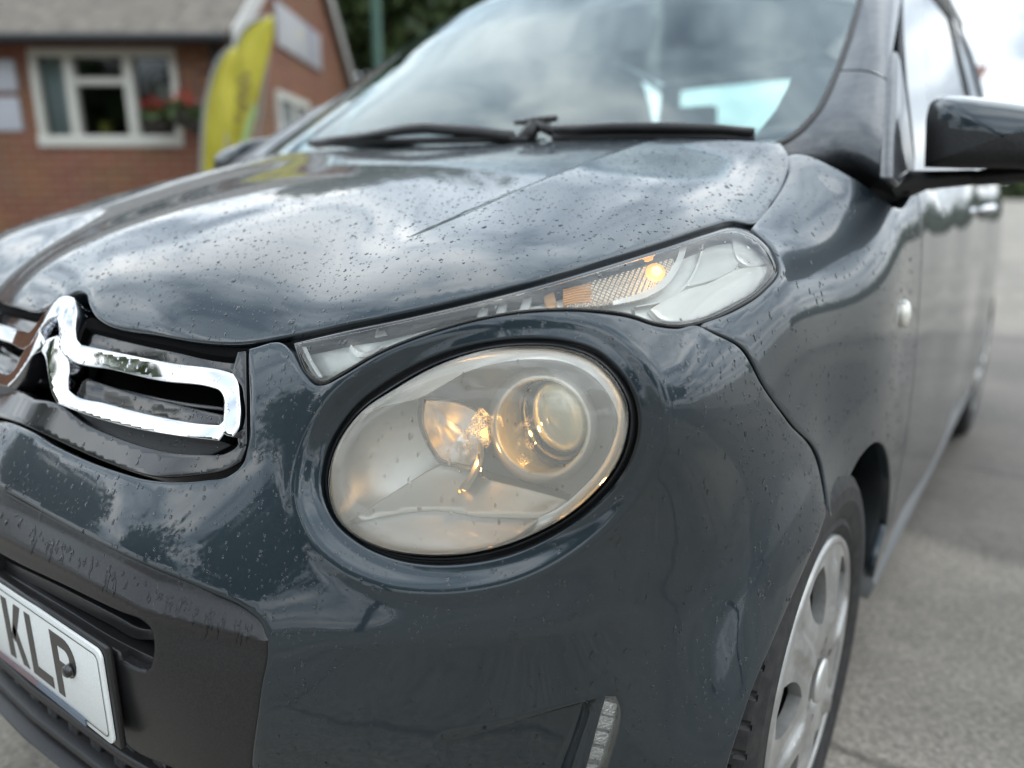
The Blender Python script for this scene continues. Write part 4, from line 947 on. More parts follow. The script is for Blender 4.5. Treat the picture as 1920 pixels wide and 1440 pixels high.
# ================= grille with the chrome chevrons
grl = smooth_loop(np.array(GRILLE_R+[(10,700),(60,590),(130,552),(145,600),(300,634)], float), step=9)
flat('grille', [(463,650),(465,760),(461,832),(452,866),(427,891),(380,900),(270,900),(190,882),(100,847),(2,800),(2,640),(60,600),(128,558),(150,595),(300,630),(400,640)], .075, .004, M['gap'], car, sp=14, mirror=True, clamp=True)
grille = [o for o in car.children if o.name.startswith('grille')]
G = grille[0]; MIRP[G] = grille[1]
k = dict(mirror=True, clamp=True)
flat('grille_shelf', Z4([(575,470),(655,338),(715,342),(692,402),(1000,470),(1300,545),(1752,634),(1765,642),(1748,706),(1680,710),(1300,655),(900,575),(600,515)]), .016, .03, M['piano'], G, sp=9, **k)
flat('grille_shelf', Z4([(515,850),(590,738),(715,788),(900,850),(1300,955),(1670,1040),(1668,1080),(1640,1114),(1500,1104),(1100,1030),(800,954),(535,874)]), .018, .03, M['piano'], G, sp=9, **k)
flat('grille_bar', Z4([(712,786),(900,842),(1300,930),(1668,980),(1668,994),(1300,946),(900,858),(718,802)]), .028, .02, M['piano'], G, sp=9, **k)
flat('grille_lip', Z4([(0,795),(200,905),(420,955),(650,1112),(860,1205),(1100,1285),(1300,1325),(1500,1335),(1700,1325),(1780,1270),(1808,1180),(1832,1180),(1836,1262),(1796,1375),(1700,1430),(1500,1470),(1100,1472),(1000,1444),(800,1378),(600,1293),(400,1200),(200,1106),(0,1020)]), .004, .03, M['piano'], G, sp=9, **k)
flat('grille_lip', Z4([(640,1112),(860,1216),(1100,1290),(1300,1330),(1560,1330),(1740,1250),(1660,1228),(1300,1186),(1000,1130),(720,1050),(560,1010)]), .020, .02, M['rubber'], G, sp=9, **k)
flat('grille_side', Z4([(1786,565),(1834,560),(1840,1250),(1800,1275),(1790,1240),(1796,1050),(1788,900),(1768,770),(1742,722)]), .003, .03, M['piano'], G, sp=8, **k)
def prow(q): X = np.abs(deep(q, 0)[0][:, 0]); return -.005-.003*np.exp(-(X/.045)**1.5)
k['dfun'] = prow
badge = flat('chevron_badge', Z4([(505,138),(548,158),(566,245),(560,330),(558,410),(570,470),(602,512),(900,574),(1300,652),(1680,708),(1742,728),(1768,772),(1788,900),(1793,1050),(1778,1140),(1745,1190),(1700,1180),(1668,1160),(1676,1085),(1682,1000),(1668,870),(1640,838),(1600,824),(1200,770),(850,688),(500,600),(455,560),(442,515),(446,400),(430,300),(392,235),(440,160)]), -.007, .026, M['chrome'], car, sp=5.5, fillet=.0009, **k)
MIRP[badge] = [o for o in car.children if o.name.startswith('chevron_badge')][1]
flat('lower_chevron', Z4([(425,442),(452,452),(470,560),(500,612),(512,700),(502,780),(510,850),(535,874),(800,954),(1200,1054),(1500,1104),(1640,1114),(1676,1082),(1680,1150),(1640,1219),(1300,1178),(1000,1124),(700,1043),(428,942),(392,862),(362,722),(340,600),(300,532),(352,470)]), -.005, .026, M['chrome'], badge, sp=5.5, fillet=.0009, **k)
# the painted strip between grille and insert carries on under the grille
# ================= lower insert, slot, plate
ins_o = [(-40,895),(2,921),(100,976),(250,1052),(400,1116),(458,1145),(486,1170),(496,1202),(485,1300),(467,1445),(455,1530),(420,1500),(330,1442),(250,1404),(232,1388),(214,1378),(120,1315),(0,1228),(-40,1195)]
slot = [(-38,1010),(0,1034),(120,1092),(225,1142),(268,1160),(284,1176),(289,1190),(289,1240),(284,1256),(274,1265),(256,1261),(222,1244),(217,1228),(110,1165),(0,1092),(-38,1066)]
def insd(q):
    t = np.stack([q[:, 0], q[:, 1]], 1); line = np.array([(-40,985),(110,1060),(270,1146),(340,1163),(495,1203)], float)
    d, g = segdist(t, line, True); low = np.where(t[:, 1] > np.interp(t[:, 0], line[:, 0], line[:, 1]), 1, -1)
    return np.where(low > 0, .004-.006*np.exp(-d/9.), -.002+.010*np.clip(d/46., 0, 1.3))
insert = flat('lower_insert', ins_o, .004, .03, M['satin'], car, holes=[slot], sp=8, mirror=True, clamp=True, dfun=insd, fillet=.004)
MIRP[insert] = [o for o in car.children if o.name.startswith('lower_insert')][1]
flat('slot_back', [(-38,1000),(0,1024),(225,1132),(300,1165),(300,1280),(220,1255),(0,1105),(-38,1080)], .07, .002, M['gap'], insert, sp=16, mirror=True, clamp=True, crv=False)
flat('slot_bar', [(-38,1022),(0,1046),(120,1106),(220,1158),(262,1180),(291,1184),(291,1198),(255,1196),(210,1172),(110,1120),(0,1060),(-38,1036)], .022, .014, M['satin'], insert, sp=7, mirror=True, clamp=True)
flat('slot_bar', [(-38,1048),(0,1070),(120,1142),(225,1206),(291,1238),(291,1262),(272,1270),(222,1246),(216,1224),(110,1158),(0,1088),(-38,1064)], .016, .03, M['satin'], insert, sp=7, mirror=True, clamp=True)
flat('gap_strip', [(2,908),(100,963),(250,1039),(400,1103),(466,1134),(498,1164),(510,1202),(498,1300),(481,1445),(470,1530),(462,1530),(470,1445),(488,1300),(498,1202),(488,1170),(460,1144),(400,1114),(250,1050),(100,974),(2,919)], .014, .01, M['gap'], insert, sp=8, mirror=True, clamp=True, crv=False)  # black strip standing in for the shade in this gap
# number plate
plate_c = np.array([0, .0195, .407])
def rrect(x0, x1, z0, z1, r, y, n=6):
    out = []
    for cx, cz, a in ((x1-r, z1-r, 0), (x0+r, z1-r, 90), (x0+r, z0+r, 180), (x1-r, z0+r, 270)):
        for i in range(n+1): t = math.radians(a+90*i/n); out.append((cx+r*math.cos(t), y, cz+r*math.sin(t)))
    return out
pm = MB(); pm.prism(rrect(-.26, .26, .3515, .4625, .010, .0195), (0, .003, 0)); plate = pm.build('number_plate', M['plate'], car, bevel=.0006)
o_ = rrect(-.2535, .2535, .358, .456, .008, .0189); i_ = rrect(-.2522, .2522, .3593, .4547, .007, .0189)
loft('border', [np.array(o_), np.array(i_)], M['platecar'], plate, closed=True)
def strokes(name, x0, polys):
    b = MB()
    for q in polys: b.prism([(x0+px_, .0189, .3675+pz_) for px_, pz_ in q], (0, .0006, 0))
    b.build(name, M['platecar'], plate)
strokes('letter', .025, [[(0,0),(.014,0),(.014,.079),(0,.079)], [(.014,.030),(.0345,.079),(.050,.079),(.0215,.0135+.012)], [(.0185,.040),(.0265,.052),(.050,0),(.035,0)]])
strokes('letter', .086, [[(0,0),(.014,0),(.014,.079),(0,.079)], [(.014,0),(.050,0),(.050,.014),(.014,.014)]])
arc = lambda r: [(.030+r*math.cos(t), .0555+r*1.0*math.sin(t)) for t in np.linspace(math.pi/2, -math.pi/2, 12)]
oa, ia = arc(.0235), arc(.0095)
strokes('letter', .147, [[(0,0),(.014,0),(.014,.079),(0,.079)], [(.014,.079),(.030,.079),(.030,.065),(.014,.065)], [(.014,.046),(.030,.046),(.030,.032),(.014,.032)]]+[[oa[i], oa[i+1], ia[i+1], ia[i]] for i in range(11)])
sc = at(130, 1257, y=.017); b = MB(); b.tube([sc+np.array([0, .003, 0]), sc, sc+np.array([0, -.004, 0]), sc+np.array([0, -.006, 0])], [.0072, .0072, .0066, .004], 16); b.build('screw_cap', M['piano'], plate, smooth=True)
b = MB(); b.bb((.095, .0175, .3515), (.205, .0188, .3595)); b.build('maker_strip', mat('blue_grey_print', (.10, .14, .20), .35, .0, .3), plate)
b = MB(); b.bb((-.12, .0175, .3515), (.095, .0188, .3595)); b.build('maker_strip', mat('maroon_print', (.16, .10, .12), .35, .0, .3), plate)
b = MB(); b.bb((-.265, .0232, .346), (.265, .031, .466)); b.build('plate_mount', M['satin'], insert, bevel=.003)
# lower grille under the plate: slats, tabs, lip
def planbar(name, z0, z1, dy, depth, mt, parent, xmax=.46, tilt=0):
    xs = np.linspace(-xmax, xmax, 41); y = np.interp(np.abs(xs), [0, .2, .26, .36, .46], [.03, .036, .042, .070, .115])+dy
    fr = [np.stack([xs, y+a, np.full_like(xs, zz)], 1) for a, zz in ((depth, z1), (.003, z1), (0, z1-.003), (0+tilt, z0+.003), (.003+tilt, z0), (depth, z0))]
    return loft(name, fr, mt, parent, closed=False)
low = planbar('lower_grille', .20, .345, .085, .01, M['gap'], car)
planbar('slat', .318, .330, .014, .05, M['satin'], low)
planbar('slat', .285, .298, .010, .05, M['satin'], low)
planbar('slat', .252, .263, .004, .05, M['satin'], low)
for i, x in enumerate(np.arange(-.41, .42, .0515)):
    for z in (.303, .270):
        y = np.interp(abs(x), [0, .2, .26, .36, .46], [.03, .036, .042, .070, .115])
        t = MB(); xx = x+(.0257 if z < .29 else 0); t.prism([(xx-.017, y+.022, z+.016), (xx+.017, y+.022, z+.016), (xx+.011, y+.018, z-.012), (xx-.011, y+.018, z-.012)], (0, .03, 0)); t.build('tab', M['piano'], low, bevel=.002)
planbar('lip', .196, .236, -.006, .07, M['satin'], low, tilt=.02)

# ================= daytime lamp in the lower corner
drl_px = smooth_loop(np.array(DRL, float), step=6)
drl = flat('daytime_lamp', DRL, .022, .004, M['tray'], car, sp=8)
dd = resamp(np.vstack([drl_px, drl_px[:1]]), 81)[:-1]
loft('lamp_wall', [deep(scaled(dd, 1.02, (1125, 1400)), .0)[0], deep(dd, .024)[0]], M['satin_silver'], drl, closed=True)
flat('lens', DRL, .001, .003, M['lens_clear'], drl, sp=8)
M['facet'] = vary(mat('faceted_reflector', (.9, .91, .90), .2, .5), 260, (.70, .72, .72), (.97, .98, .97), bump=1.0, dist=.003, bscale=330)
for i, (u, v) in enumerate([(1140,1330),(1133,1356),(1124,1385),(1115,1414),(1104,1446),(1090,1480)]):
    w = 17
    flat('led_cell', [(u-w+6,v-14),(u+w,v-8),(u+w-6,v+12),(u-w,v+6)], .010, .008, M['facet'], drl, crv=False, sp=7)
# ================= glasshouse
def tilt(u, v=None):
    """pixel to the leaning plane of the side windows"""
    d = rays((u, v))[0]; n = np.array([1, 0, .33]); t = (1.075-CAMP@n)/(d@n); return CAMP+t*d
sx = lambda z: 1.075-.33*z
E_pts = np.array([(.60,.86,.962),(.622,.90,.972),(.635,.945,.993),(.643,1.0,1.025),(.641,1.06,1.062),(.634,1.14,1.112),(.627,1.21,1.160),(.611,1.33,1.243),(.590,1.47,1.330),(.565,1.60,1.400)])
Et = np.r_[0, np.cumsum(np.linalg.norm(np.diff(E_pts, axis=0), axis=1))]; Et /= Et[-1]
def Ecurve(t): return np.stack([np.interp(t, Et, E_pts[:, k]) for k in range(3)], -1)
def scr(s, t, lift=0.):
    e = Ecurve(t); b = (1-np.abs(s)**2.6)
    bul = (.035+.105*np.clip(t/.45, 0, 1)*(2-np.clip(t/.45, 0, 1)))*b
    return np.stack([s*e[..., 0], e[..., 1]-bul+lift*.5, e[..., 2]+(.028*t+.006)*b-lift*.8], -1)
def grid_obj(name, fn, S, T, mt, parent, label=None):
    V = [fn(np.array(s), np.array(t)) for t in T for s in S]; n = len(S); F = [(j*n+i, j*n+i+1, (j+1)*n+i+1, (j+1)*n+i) for j in range(len(T)-1) for i in range(n-1)]
    return mesh_obj(name, V, F, mt, parent, True, label)
screen = grid_obj('windscreen', lambda s, t: scr(s, t), np.linspace(-1, 1, 49), np.linspace(.02, 1, 41), M['screen'], car)
for sg, w_ in ((-1, .975), (1, .905)):
    grid_obj('screen_border', lambda s, t: scr(s, t, .004), sg*np.linspace(w_, 1.0, 5), np.linspace(.02, 1, 41), M['piano'], screen)
grid_obj('screen_border', lambda s, t: scr(s, t, .004), np.linspace(-1, 1, 41), np.linspace(0., .085, 4), M['piano'], screen)
grid_obj('screen_border', lambda s, t: scr(s, t, .004), np.linspace(-1, 1, 41), np.linspace(.93, 1, 4), M['piano'], screen)
# windscreen pillars: base cover (satin) and painted pillar, one seam between
M['pillar'] = vary(mat('dusty_dark_grey_pillar', (.022, .025, .03), .38, .2, .5), 60, (.045, .05, .058), (.075, .08, .088), bump=.05, dist=.001)
Gz = [((.757,1.065,.893)), tuple(tilt(1668,345)), tuple(tilt(1660,280)), tuple(tilt(1664,200)), tuple(tilt(1671,110)), tuple(tilt(1688,10)), (sx(1.33), 1.70, 1.33), (sx(1.40), 1.84, 1.395)]
Gz = np.array(Gz); Gt = np.r_[0, np.cumsum(np.linalg.norm(np.diff(Gz, axis=0), axis=1))]; Gt /= Gt[-1]
def pil(s, t):
    a = scr(np.array(1.), t); b = np.array([np.interp(t, Gt, Gz[:, k]) for k in range(3)])
    w = 4*s*(1-s)*(.25+.75*min(1., t*2.2)); p = a*(1-s)+b*s; d = np.array([.75, -.55, .35]); d /= np.linalg.norm(d)
    return p+d*(.020*w)
def pilm(s, t): p = pil(s, t)-np.array([.75, -.55, .35])/.995*(.017*4*s*(1-s)*(.25+.75*min(1., t*2.2))); p[0] *= -1; return p
for f in (pil, pilm):
    grid_obj('pillar_cover', f, np.linspace(.0, 1, 13), np.linspace(0, .335, 12), M['pillar'], car)
    grid_obj('windscreen_pillar', lambda s, t: f(s, t)*np.array([1, 1, 1]), np.linspace(.0, 1, 13), np.linspace(.34, 1, 20), M['pillar'], car)
    b = MB(); b.tube([f(np.array(s), np.array(.3375))-np.array([0, -.004, .003]) for s in np.linspace(0, 1, 13)], .0035, 6); b.build('pillar_seam', M['gap'], car)
    b = MB(); b.tube([f(np.array(.0), np.array(t))+np.array([0, -.002, .0]) for t in np.linspace(.0, 1, 30)], .005 if f is pil else .0025, 6); b.build('screen_seal', M['rubber'], car, smooth=True)
# side of the cabin: frame with openings for the windows, on the leaning plane
def side(name, poly, holes, mt, parent, thick=.02, off=0.):
    o = np.array(poly, float); hs = [np.array(h, float) for h in holes]
    o = smooth_loop(o, step=.03, corner=35); hs = [smooth_loop(h, step=.03, corner=35) for h in hs]
    if area2(o) < 0: o = o[::-1]
    hs = [h[::-1] if area2(h) > 0 else h for h in hs]
    vs, F, ids = fill(o, hs, .05); res = []
    for m in (1, -1):
        V = [(m*(sx(z)+.012*math.sin((y-1.2)*1.3)+off), y, z) for y, z in vs]; n0 = len(V); FF = [tuple(f) if m > 0 else tuple(f[::-1]) for f in F]
        V += [(v[0]-m*thick, v[1], v[2]) for v in V]
        FF += [tuple(n0+i for i in f[::-1]) for f in FF]
        for L in ids:
            n = len(L)
            for i in range(n): a, b = L[i], L[(i+1) % n]; FF.append((a, b, b+n0, a+n0) if m < 0 else (b, a, a+n0, b+n0))
        res.append(mesh_obj(name, V, FF, mt, parent, False))
    return res
W1 = [(1.33,.955),(1.50,1.12),(1.68,1.275),(1.86,1.362),(2.10,1.385),(2.36,1.384),(2.42,.965)]
W2 = [(2.47,.99),(2.42,1.382),(2.65,1.372),(2.90,1.32),(2.98,1.16)]
side('side_frame', [(1.05,.90),(1.17,.955),(1.28,1.10),(1.44,1.255),(1.58,1.345),(1.76,1.398),(2.1,1.425),(2.5,1.42),(2.85,1.39),(3.1,1.25),(3.32,1.0),(3.35,.93),(2.4,.925),(1.6,.92)], [W1, W2], M['piano'], car)
side('side_window', W1, [], M['sideglass'], car, .003, -.008)
side('side_window', W2, [], M['sideglass'], car, .003, -.008)
# roof, tail, floor, bulkhead: the cabin is closed and dark
def roof(s, t):
    y = 1.40+1.72*t; zc = np.interp(t, [0, .15, .45, .8, 1], [1.400, 1.438, 1.455, 1.435, 1.385]); hw = np.interp(t, [0, .15, .45, .8, 1], [.575, .60, .605, .595, .57])
    y0 = y+.20*(1-t)**4*abs(s)**2.2
    return np.array([s*hw, y0, zc-.035*abs(s)**3])
grid_obj('roof', roof, np.linspace(-1, 1, 25), np.linspace(0, 1, 25), M['paint'], car)
for m in (1, -1):
    b = MB(); b.tube([(m*.60,1.58,1.375),(m*.612,1.75,1.398),(m*.618,2.1,1.418),(m*.618,2.6,1.41),(m*.60,2.95,1.37),(m*.59,3.12,1.33)], .014, 8)
    b.build('roof_rail', M['piano'], car, smooth=True)
def tail(s, t):
    z = 1.385-.485*t; return np.array([s*(.57+.16*t), 3.12+.30*t-.10*abs(s)**3, z-.03*abs(s)**3*(1-t)])
for a0, a1 in ((-1, -.86), (.86, 1)): grid_obj('tail_frame', tail, np.linspace(a0, a1, 5), np.linspace(0, 1, 9), M['paint'], car)
grid_obj('tail_frame', tail, np.linspace(-.86, .86, 9), np.linspace(.0, .07, 3), M['paint'], car)
grid_obj('rear_window', tail, np.linspace(-.86, .86, 17), np.linspace(.07, .80, 9), M['sideglass'], car)
grid_obj('tail_frame', tail, np.linspace(-.86, .86, 9), np.linspace(.80, 1, 3), M['paint'], car)
b = MB(); b.bb((-.74,3.40,.25),(.74,3.44,.92)); b.build('tailgate', M['paint'], car, bevel=.015)
b = MB(); b.bb((-.74,1.20,.20),(.74,3.40,.23)); b.bb((-.72,1.02,.22),(.72,1.06,.93)); b.build('floor_pan', M['dark'], car)
# scuttle panel and wipers
def scut(s, t): return np.array([s*.66, .80+.10*abs(s)**2+.12*t, .955+.012*(1-abs(s))-.006*t])
grid_obj('scuttle', scut, np.linspace(-1, 1, 21), np.linspace(0, 1, 4), M['grain'], car)
def wip(u, v, y): return at(u, v, y=y)
b = MB(); hubp = np.array([wip(1000,262,.86), wip(1012,243,.865), wip(1018,226,.875)])
wiper = thing_ = None
wb = MB(); wb.tube([at(1040,243,y=.83), at(1150,239,y=.84), at(1250,239,y=.855), at(1350,242,y=.875), at(1414,247,y=.895)], [.007,.008,.008,.007,.006], 10)
wiper = wb.build('wiper', M['satin'], car, smooth=True)
wb = MB(); wb.tube([at(1040,259,y=.845), at(1150,256,y=.855), at(1250,256,y=.87), at(1350,258,y=.885), at(1414,262,y=.905)], [.013,.014,.014,.013,.010], 6); wb.build('blade', M['rubber'], wiper, smooth=True)
wb = MB(); wb.tube([at(975,272,y=.84), at(992,252,y=.845), at(1005,232,y=.85)], [.014,.015,.012], 10); wb.tube([at(966,230,y=.85), at(1000,227,y=.85), at(1044,222,y=.86)], [.004,.0065,.0055], 8); wb.tube([at(1005,232,y=.85), at(1043,250,y=.845)], [.009,.009], 8); wb.build('arm', M['satin'], wiper, smooth=True)
wb = MB(); wb.tube([at(580,268,y=.90), at(680,256,y=.86), at(760,243,y=.83), at(800,240,y=.83), at(880,246,y=.83), at(960,258,y=.83)], [.006,.009,.010,.010,.011,.011], 8); wiper2 = wb.build('wiper', M['satin'], car, smooth=True)
wb = MB(); wb.tube([at(590,270,y=.89), at(700,266,y=.86), at(800,264,y=.84), at(900,262,y=.83), at(990,262,y=.83)], .007, 6); wb.build('blade', M['rubber'], wiper2, smooth=True)
# cabin: dashboard, steering wheel, seats
b = MB(); b.bb((-.60,1.10,.62),(.60,1.38,.88)); b.bb((-.58,.98,.80),(.58,1.34,.925)); dash = b.build('dashboard', M['dark'], car, bevel=.04, seg=3)
b = MB(); cc = np.array([-.34,1.46,.86]); tt = [cc+.18*np.array([math.cos(a), -.35*math.sin(a)*0+ .30*math.sin(a), .95*math.sin(a)]) for a in np.linspace(0, 2*math.pi, 25)]; b.tube(tt, .014, 8, cap=False); b.tube([cc, cc+np.array([0, -.12, -.02])], .03, 8); b.bb(cc-np.array([.17, .01, .02]), cc+np.array([.17, .01, .02])); b.build('steering_wheel', M['dark'], car, smooth=True)
for x in (-.34, .34):
    b = MB(); b.prism([(x-.24,1.95,.55),(x+.24,1.95,.55),(x+.20,2.15,.98),(x-.20,2.15,.98)], (0, .10, .03)); b.bb((x-.24,1.50,.42),(x+.24,1.98,.58)); seat = b.build('seat', M['dark'], car, bevel=.03)
    b = MB(); b.bb((x-.11,2.15,1.00),(x+.11,2.24,1.135)); b.tube([(x-.05,2.2,.95),(x-.05,2.2,1.03)], .006, 6); b.tube([(x+.05,2.2,.95),(x+.05,2.2,1.03)], .006, 6); b.build('headrest', M['dark'], seat, bevel=.02)
b = MB(); b.bb((-.60,2.70,.45),(.60,2.80,1.12)); b.bb((-.60,2.35,.42),(.60,2.75,.56)); rs = b.build('rear_bench', M['dark'], car, bevel=.03)
for x in (-.33, .33):
    b = MB(); b.bb((x-.12,2.73,1.13),(x+.12,2.80,1.23)); b.build('headrest', M['dark'], rs, bevel=.02)
# ================= door mirror
Mo = np.array([(1733,314),(1735,262),(1739,210),(1747,189),(1763,180),(1792,179),(1850,184),(1920,193),(1980,203),(2035,225),(2042,300),(2005,318),(1900,317),(1800,316)], float)
mo = smooth_loop(Mo, step=6, corner=40); mo = resamp(np.vstack([mo, mo[:1]]), 101)[:-1]; cM = np.array([1880, 255.])
def mrow(s, y): return np.array([at(u, v, y=y) for u, v in scaled(mo, s, cM)])
mrows = [mrow(.90, 1.165), mrow(.985, 1.15), mrow(1.0, 1.12), mrow(1.0, 1.085), mrow(.985, 1.055), mrow(.94, 1.032), mrow(.86, 1.017), mrow(.70, 1.006), mrow(.4, 1.0), mrow(.02, .998)]
split = lambda p: proj(p)[0][1] < np.interp(proj(p)[0][0], [1742, 1752, 1765, 1778, 1800, 1856, 2050], [186, 200, 222, 234, 243, 250, 248])
V = [p for r in mrows for p in r]; n = 100; Fa, Fb = [], []
for i in range(len(mrows)-1):
    for k_ in range(n):
        j = (k_+1) % n; f = (i*n+k_, i*n+j, (i+1)*n+j, (i+1)*n+k_); c = sum(V[q] for q in f)/4; (Fa if split(c) else Fb).append(f)
mirror = mesh_obj('door_mirror', V, Fb, M['grain'], car); mesh_obj('mirror_cap', V, Fa, M['paint'], mirror)
mesh_obj('mirror_glass', list(mrow(.88, 1.160)), [tuple(range(100))], M['chrome'], mirror)
loft('arm', [np.array([c+np.array([0, .030*math.cos(a), h*math.sin(a)]) for a in np.linspace(0, 2*math.pi, 17)[:-1]]) for c, h in
     ((at(1640,352,y=1.03), .030), (at(1690,349,y=1.07), .024), (at(1740,338,y=1.10), .0145), (at(1820,333,y=1.11), .0115), (at(1832,333,y=1.11), .0105), (at(1835,333,y=1.11), .0115), (at(1930,325,y=1.11), .013), (at(2000,318,y=1.11), .008))], M['grain'], mirror, closed=True)
tri = [tilt(1672,95), tilt(1687,190), tilt(1701,316), tilt(1672,352), tilt(1656,335), tilt(1661,230), tilt(1666,150)]
b = MB(); b.prism([p+np.array([.012, -.004, 0]) for p in tri], (-.02, .004, 0)); b.build('mirror_base', M['pillar'], mirror, bevel=.008, seg=3)
# ================= side lamp repeater, handles, sill
P, N = surf(S_of([(1693, 588)])); r = MB(); n_ = N[0]
r.tube([P[0]-n_*.004, P[0]+n_*.003, P[0]+n_*.008, P[0]+n_*.011], [.021, .021, .017, .006], 18); r.build('side_repeater', mat('clear_repeater', (.75, .73, .66), .12, .2, .8), car, smooth=True)
for y in (2.17,):
    P, N = surf(S_of([(.79, y, .855)])); p = P[0]; n_ = N[0]
    b = MB(); b.tube([p+np.array([-.005, -.07, 0]), p+n_*.022+np.array([0, -.05, 0]), p+n_*.026, p+n_*.022+np.array([0, .05, 0]), p+np.array([-.005, .07, 0])], [.009, .011, .012, .011, .009], 10); b.build('door_handle', M['chrome'], car, smooth=True)
b = MB(); b.prism([(.79,1.06,.262),(.80,1.06,.235),(.79,1.06,.205),(.60,1.06,.205),(.60,1.06,.262)], (0, 1.62, 0)); b.build('sill', mat('grey_sill', (.16, .165, .17), .4, .1), car, bevel=.004)
# ================= wheels
def make_wheel(parent, c, m=1):
    cx, cy, cz = c
    def ringp(r, x, n, a0=0): return [(cx+m*x, cy+r*math.cos(a), cz+r*math.sin(a)) for a in np.linspace(0, 2*math.pi, n, endpoint=False)]
    prof = [(.188,-.02),(.1945,-.010),(.206,-.003),(.214,-.0055),(.222,-.0015),(.240,.003),(.258,.0015),(.268,-.003),(.2725,-.006),(.2745,-.0075),(.2805,-.018),(.2835,-.032),(.2845,-.05),(.2845,-.052),(.279,-.054),(.279,-.060),(.2845,-.062),(.285,-.082),(.279,-.084),(.279,-.090),(.285,-.092),(.2845,-.112),(.279,-.114),(.279,-.120),(.2845,-.122),(.2835,-.14),(.275,-.158),(.25,-.170),(.19,-.165)]
    n = 504; V = []; F = []
    for k, (r, x) in enumerate(prof):
        for i in range(n):
            a = 2*math.pi*i/n; ph = (i+int(max(0, (-x-.012))*260)) % 9; rr = r
            if r > .2735 and ph == 0: rr = r-.0055
            V.append((cx+m*x, cy+rr*math.cos(a), cz+rr*math.sin(a)))
    for k in range(len(prof)-1):
        for i in range(n): j = (i+1) % n; F.append((k*n+i, k*n+j, (k+1)*n+j, (k+1)*n+i))
    tyre = mesh_obj('wheel', V, F, M['tyre'], parent); tyre.data.set_sharp_from_angle(angle=math.radians(18))
    # trim: six broad spokes, each with a raised ridge; openings between them near the rim
    out = np.array([(.181*math.cos(a), .181*math.sin(a)) for a in np.linspace(0, 2*math.pi, 180, endpoint=False)])
    hol = []
    for k in range(6):
        a = math.radians(45+60*k)
        pts = [(.096,-.05),(.108,-.17),(.150,-.235),(.168,-.20),(.172,0),(.168,.17),(.150,.20),(.108,.10)]
        hol.append(smooth_loop(np.array([(r*math.cos(a+t), r*math.sin(a+t)) for r, t in pts]), step=.006, corner=60)[::-1])
    for k in range(6):
        a = math.radians(15+60*k); hol.append(np.array([(.052*math.cos(a)+.006*math.cos(t), .052*math.sin(a)+.006*math.sin(t)) for t in np.linspace(2*math.pi, 0, 10, endpoint=False)]))
    vs, Fv, ids = fill(out, hol, .0038)
    def h(p):
        r = np.hypot(p[:, 0], p[:, 1]); a = np.arctan2(p[:, 1], p[:, 0])
        z = .004+.016*np.clip(1-(r/.195)**2, 0, 1)-.010*np.exp(-(r/.035)**2*.5)*(r < .2)
        k = (a-math.radians(15))/(math.pi/3); k = (k-np.round(k))*(math.pi/3)*r
        z = z+.0055*np.exp(-(k/.010)**6)*sstep(r, .05, .09)*(1-sstep(r, .150, .176))-.003*np.exp(-((np.abs(k)-.020)/.005)**2)*sstep(r, .06, .1)*(1-sstep(r, .14, .17))
        z = z-.006*np.exp(-((r-.034)/.005)**2)
        return z
    z = h(vs); V = [(cx+m*(zz-.012), cy+p[0], cz+p[1]) for p, zz in zip(vs, z)]; F = list(Fv); n0 = len(V)
    for L in ids:
        s = len(V); q = len(L); V += [(V[i][0]-m*.016, V[i][1], V[i][2]) for i in L]
        for i in range(q): j = (i+1) % q; F.append((L[i], L[j], s+j, s+i))
    trim = mesh_obj('wheel_trim', V, F, M['wheel'], tyre)
    bm = bmesh.new(); bm.from_mesh(trim.data); bmesh.ops.recalc_face_normals(bm, faces=bm.faces); bm.to_mesh(trim.data); bm.free(); trim.data.set_sharp_from_angle(angle=math.radians(30))
    loft('rim_edge', [np.array(ringp(r, x-.012, 160)) for r, x in ((.178, .000), (.179, .0055), (.1815, .0085), (.185, .0095), (.1885, .0085), (.1915, .005), (.1925, -.002), (.1925, -.012))], M['wheel'], tyre, closed=True)
    b = MB(); ca = np.array([cx, cy, cz]); ex = np.array([m, 0, 0.])
    b.tube([ca+ex*.0035, ca+ex*.008, ca+ex*.010], [.030, .029, .022], 24); b.build('hub_cap', M['satin_silver'], tyre, smooth=True)
    b = MB(); b.tube([ca-ex*.15, ca-ex*.04], [.186, .186], 40); b.build('steel_rim', mat('dark_steel_rim', (.012, .011, .010), .7, .2), tyre, smooth=False)
    return tyre
make_wheel(car, (.797, .662, .281)); make_wheel(car, (.797, 3.0, .281)); make_wheel(car, (-.797, .662, .281), -1); make_wheel(car, (-.797, 3.0, .281), -1)
# arch liners
for yc in (.69, 3.0):
    for m in (1, -1):
        rows = [np.array([(m*x, yc+f*(.315 if math.cos(a) < 0 else .38)*math.cos(a), .28+f*.345*math.sin(a)) for a in np.linspace(-.35, math.pi+.35, 40)]) for x, f in ((.775 if False else .745, .985), (.70, 1.0), (.58, 1.0), (.56, .0))]
        loft('arch_liner', rows, M['rubber'], car)
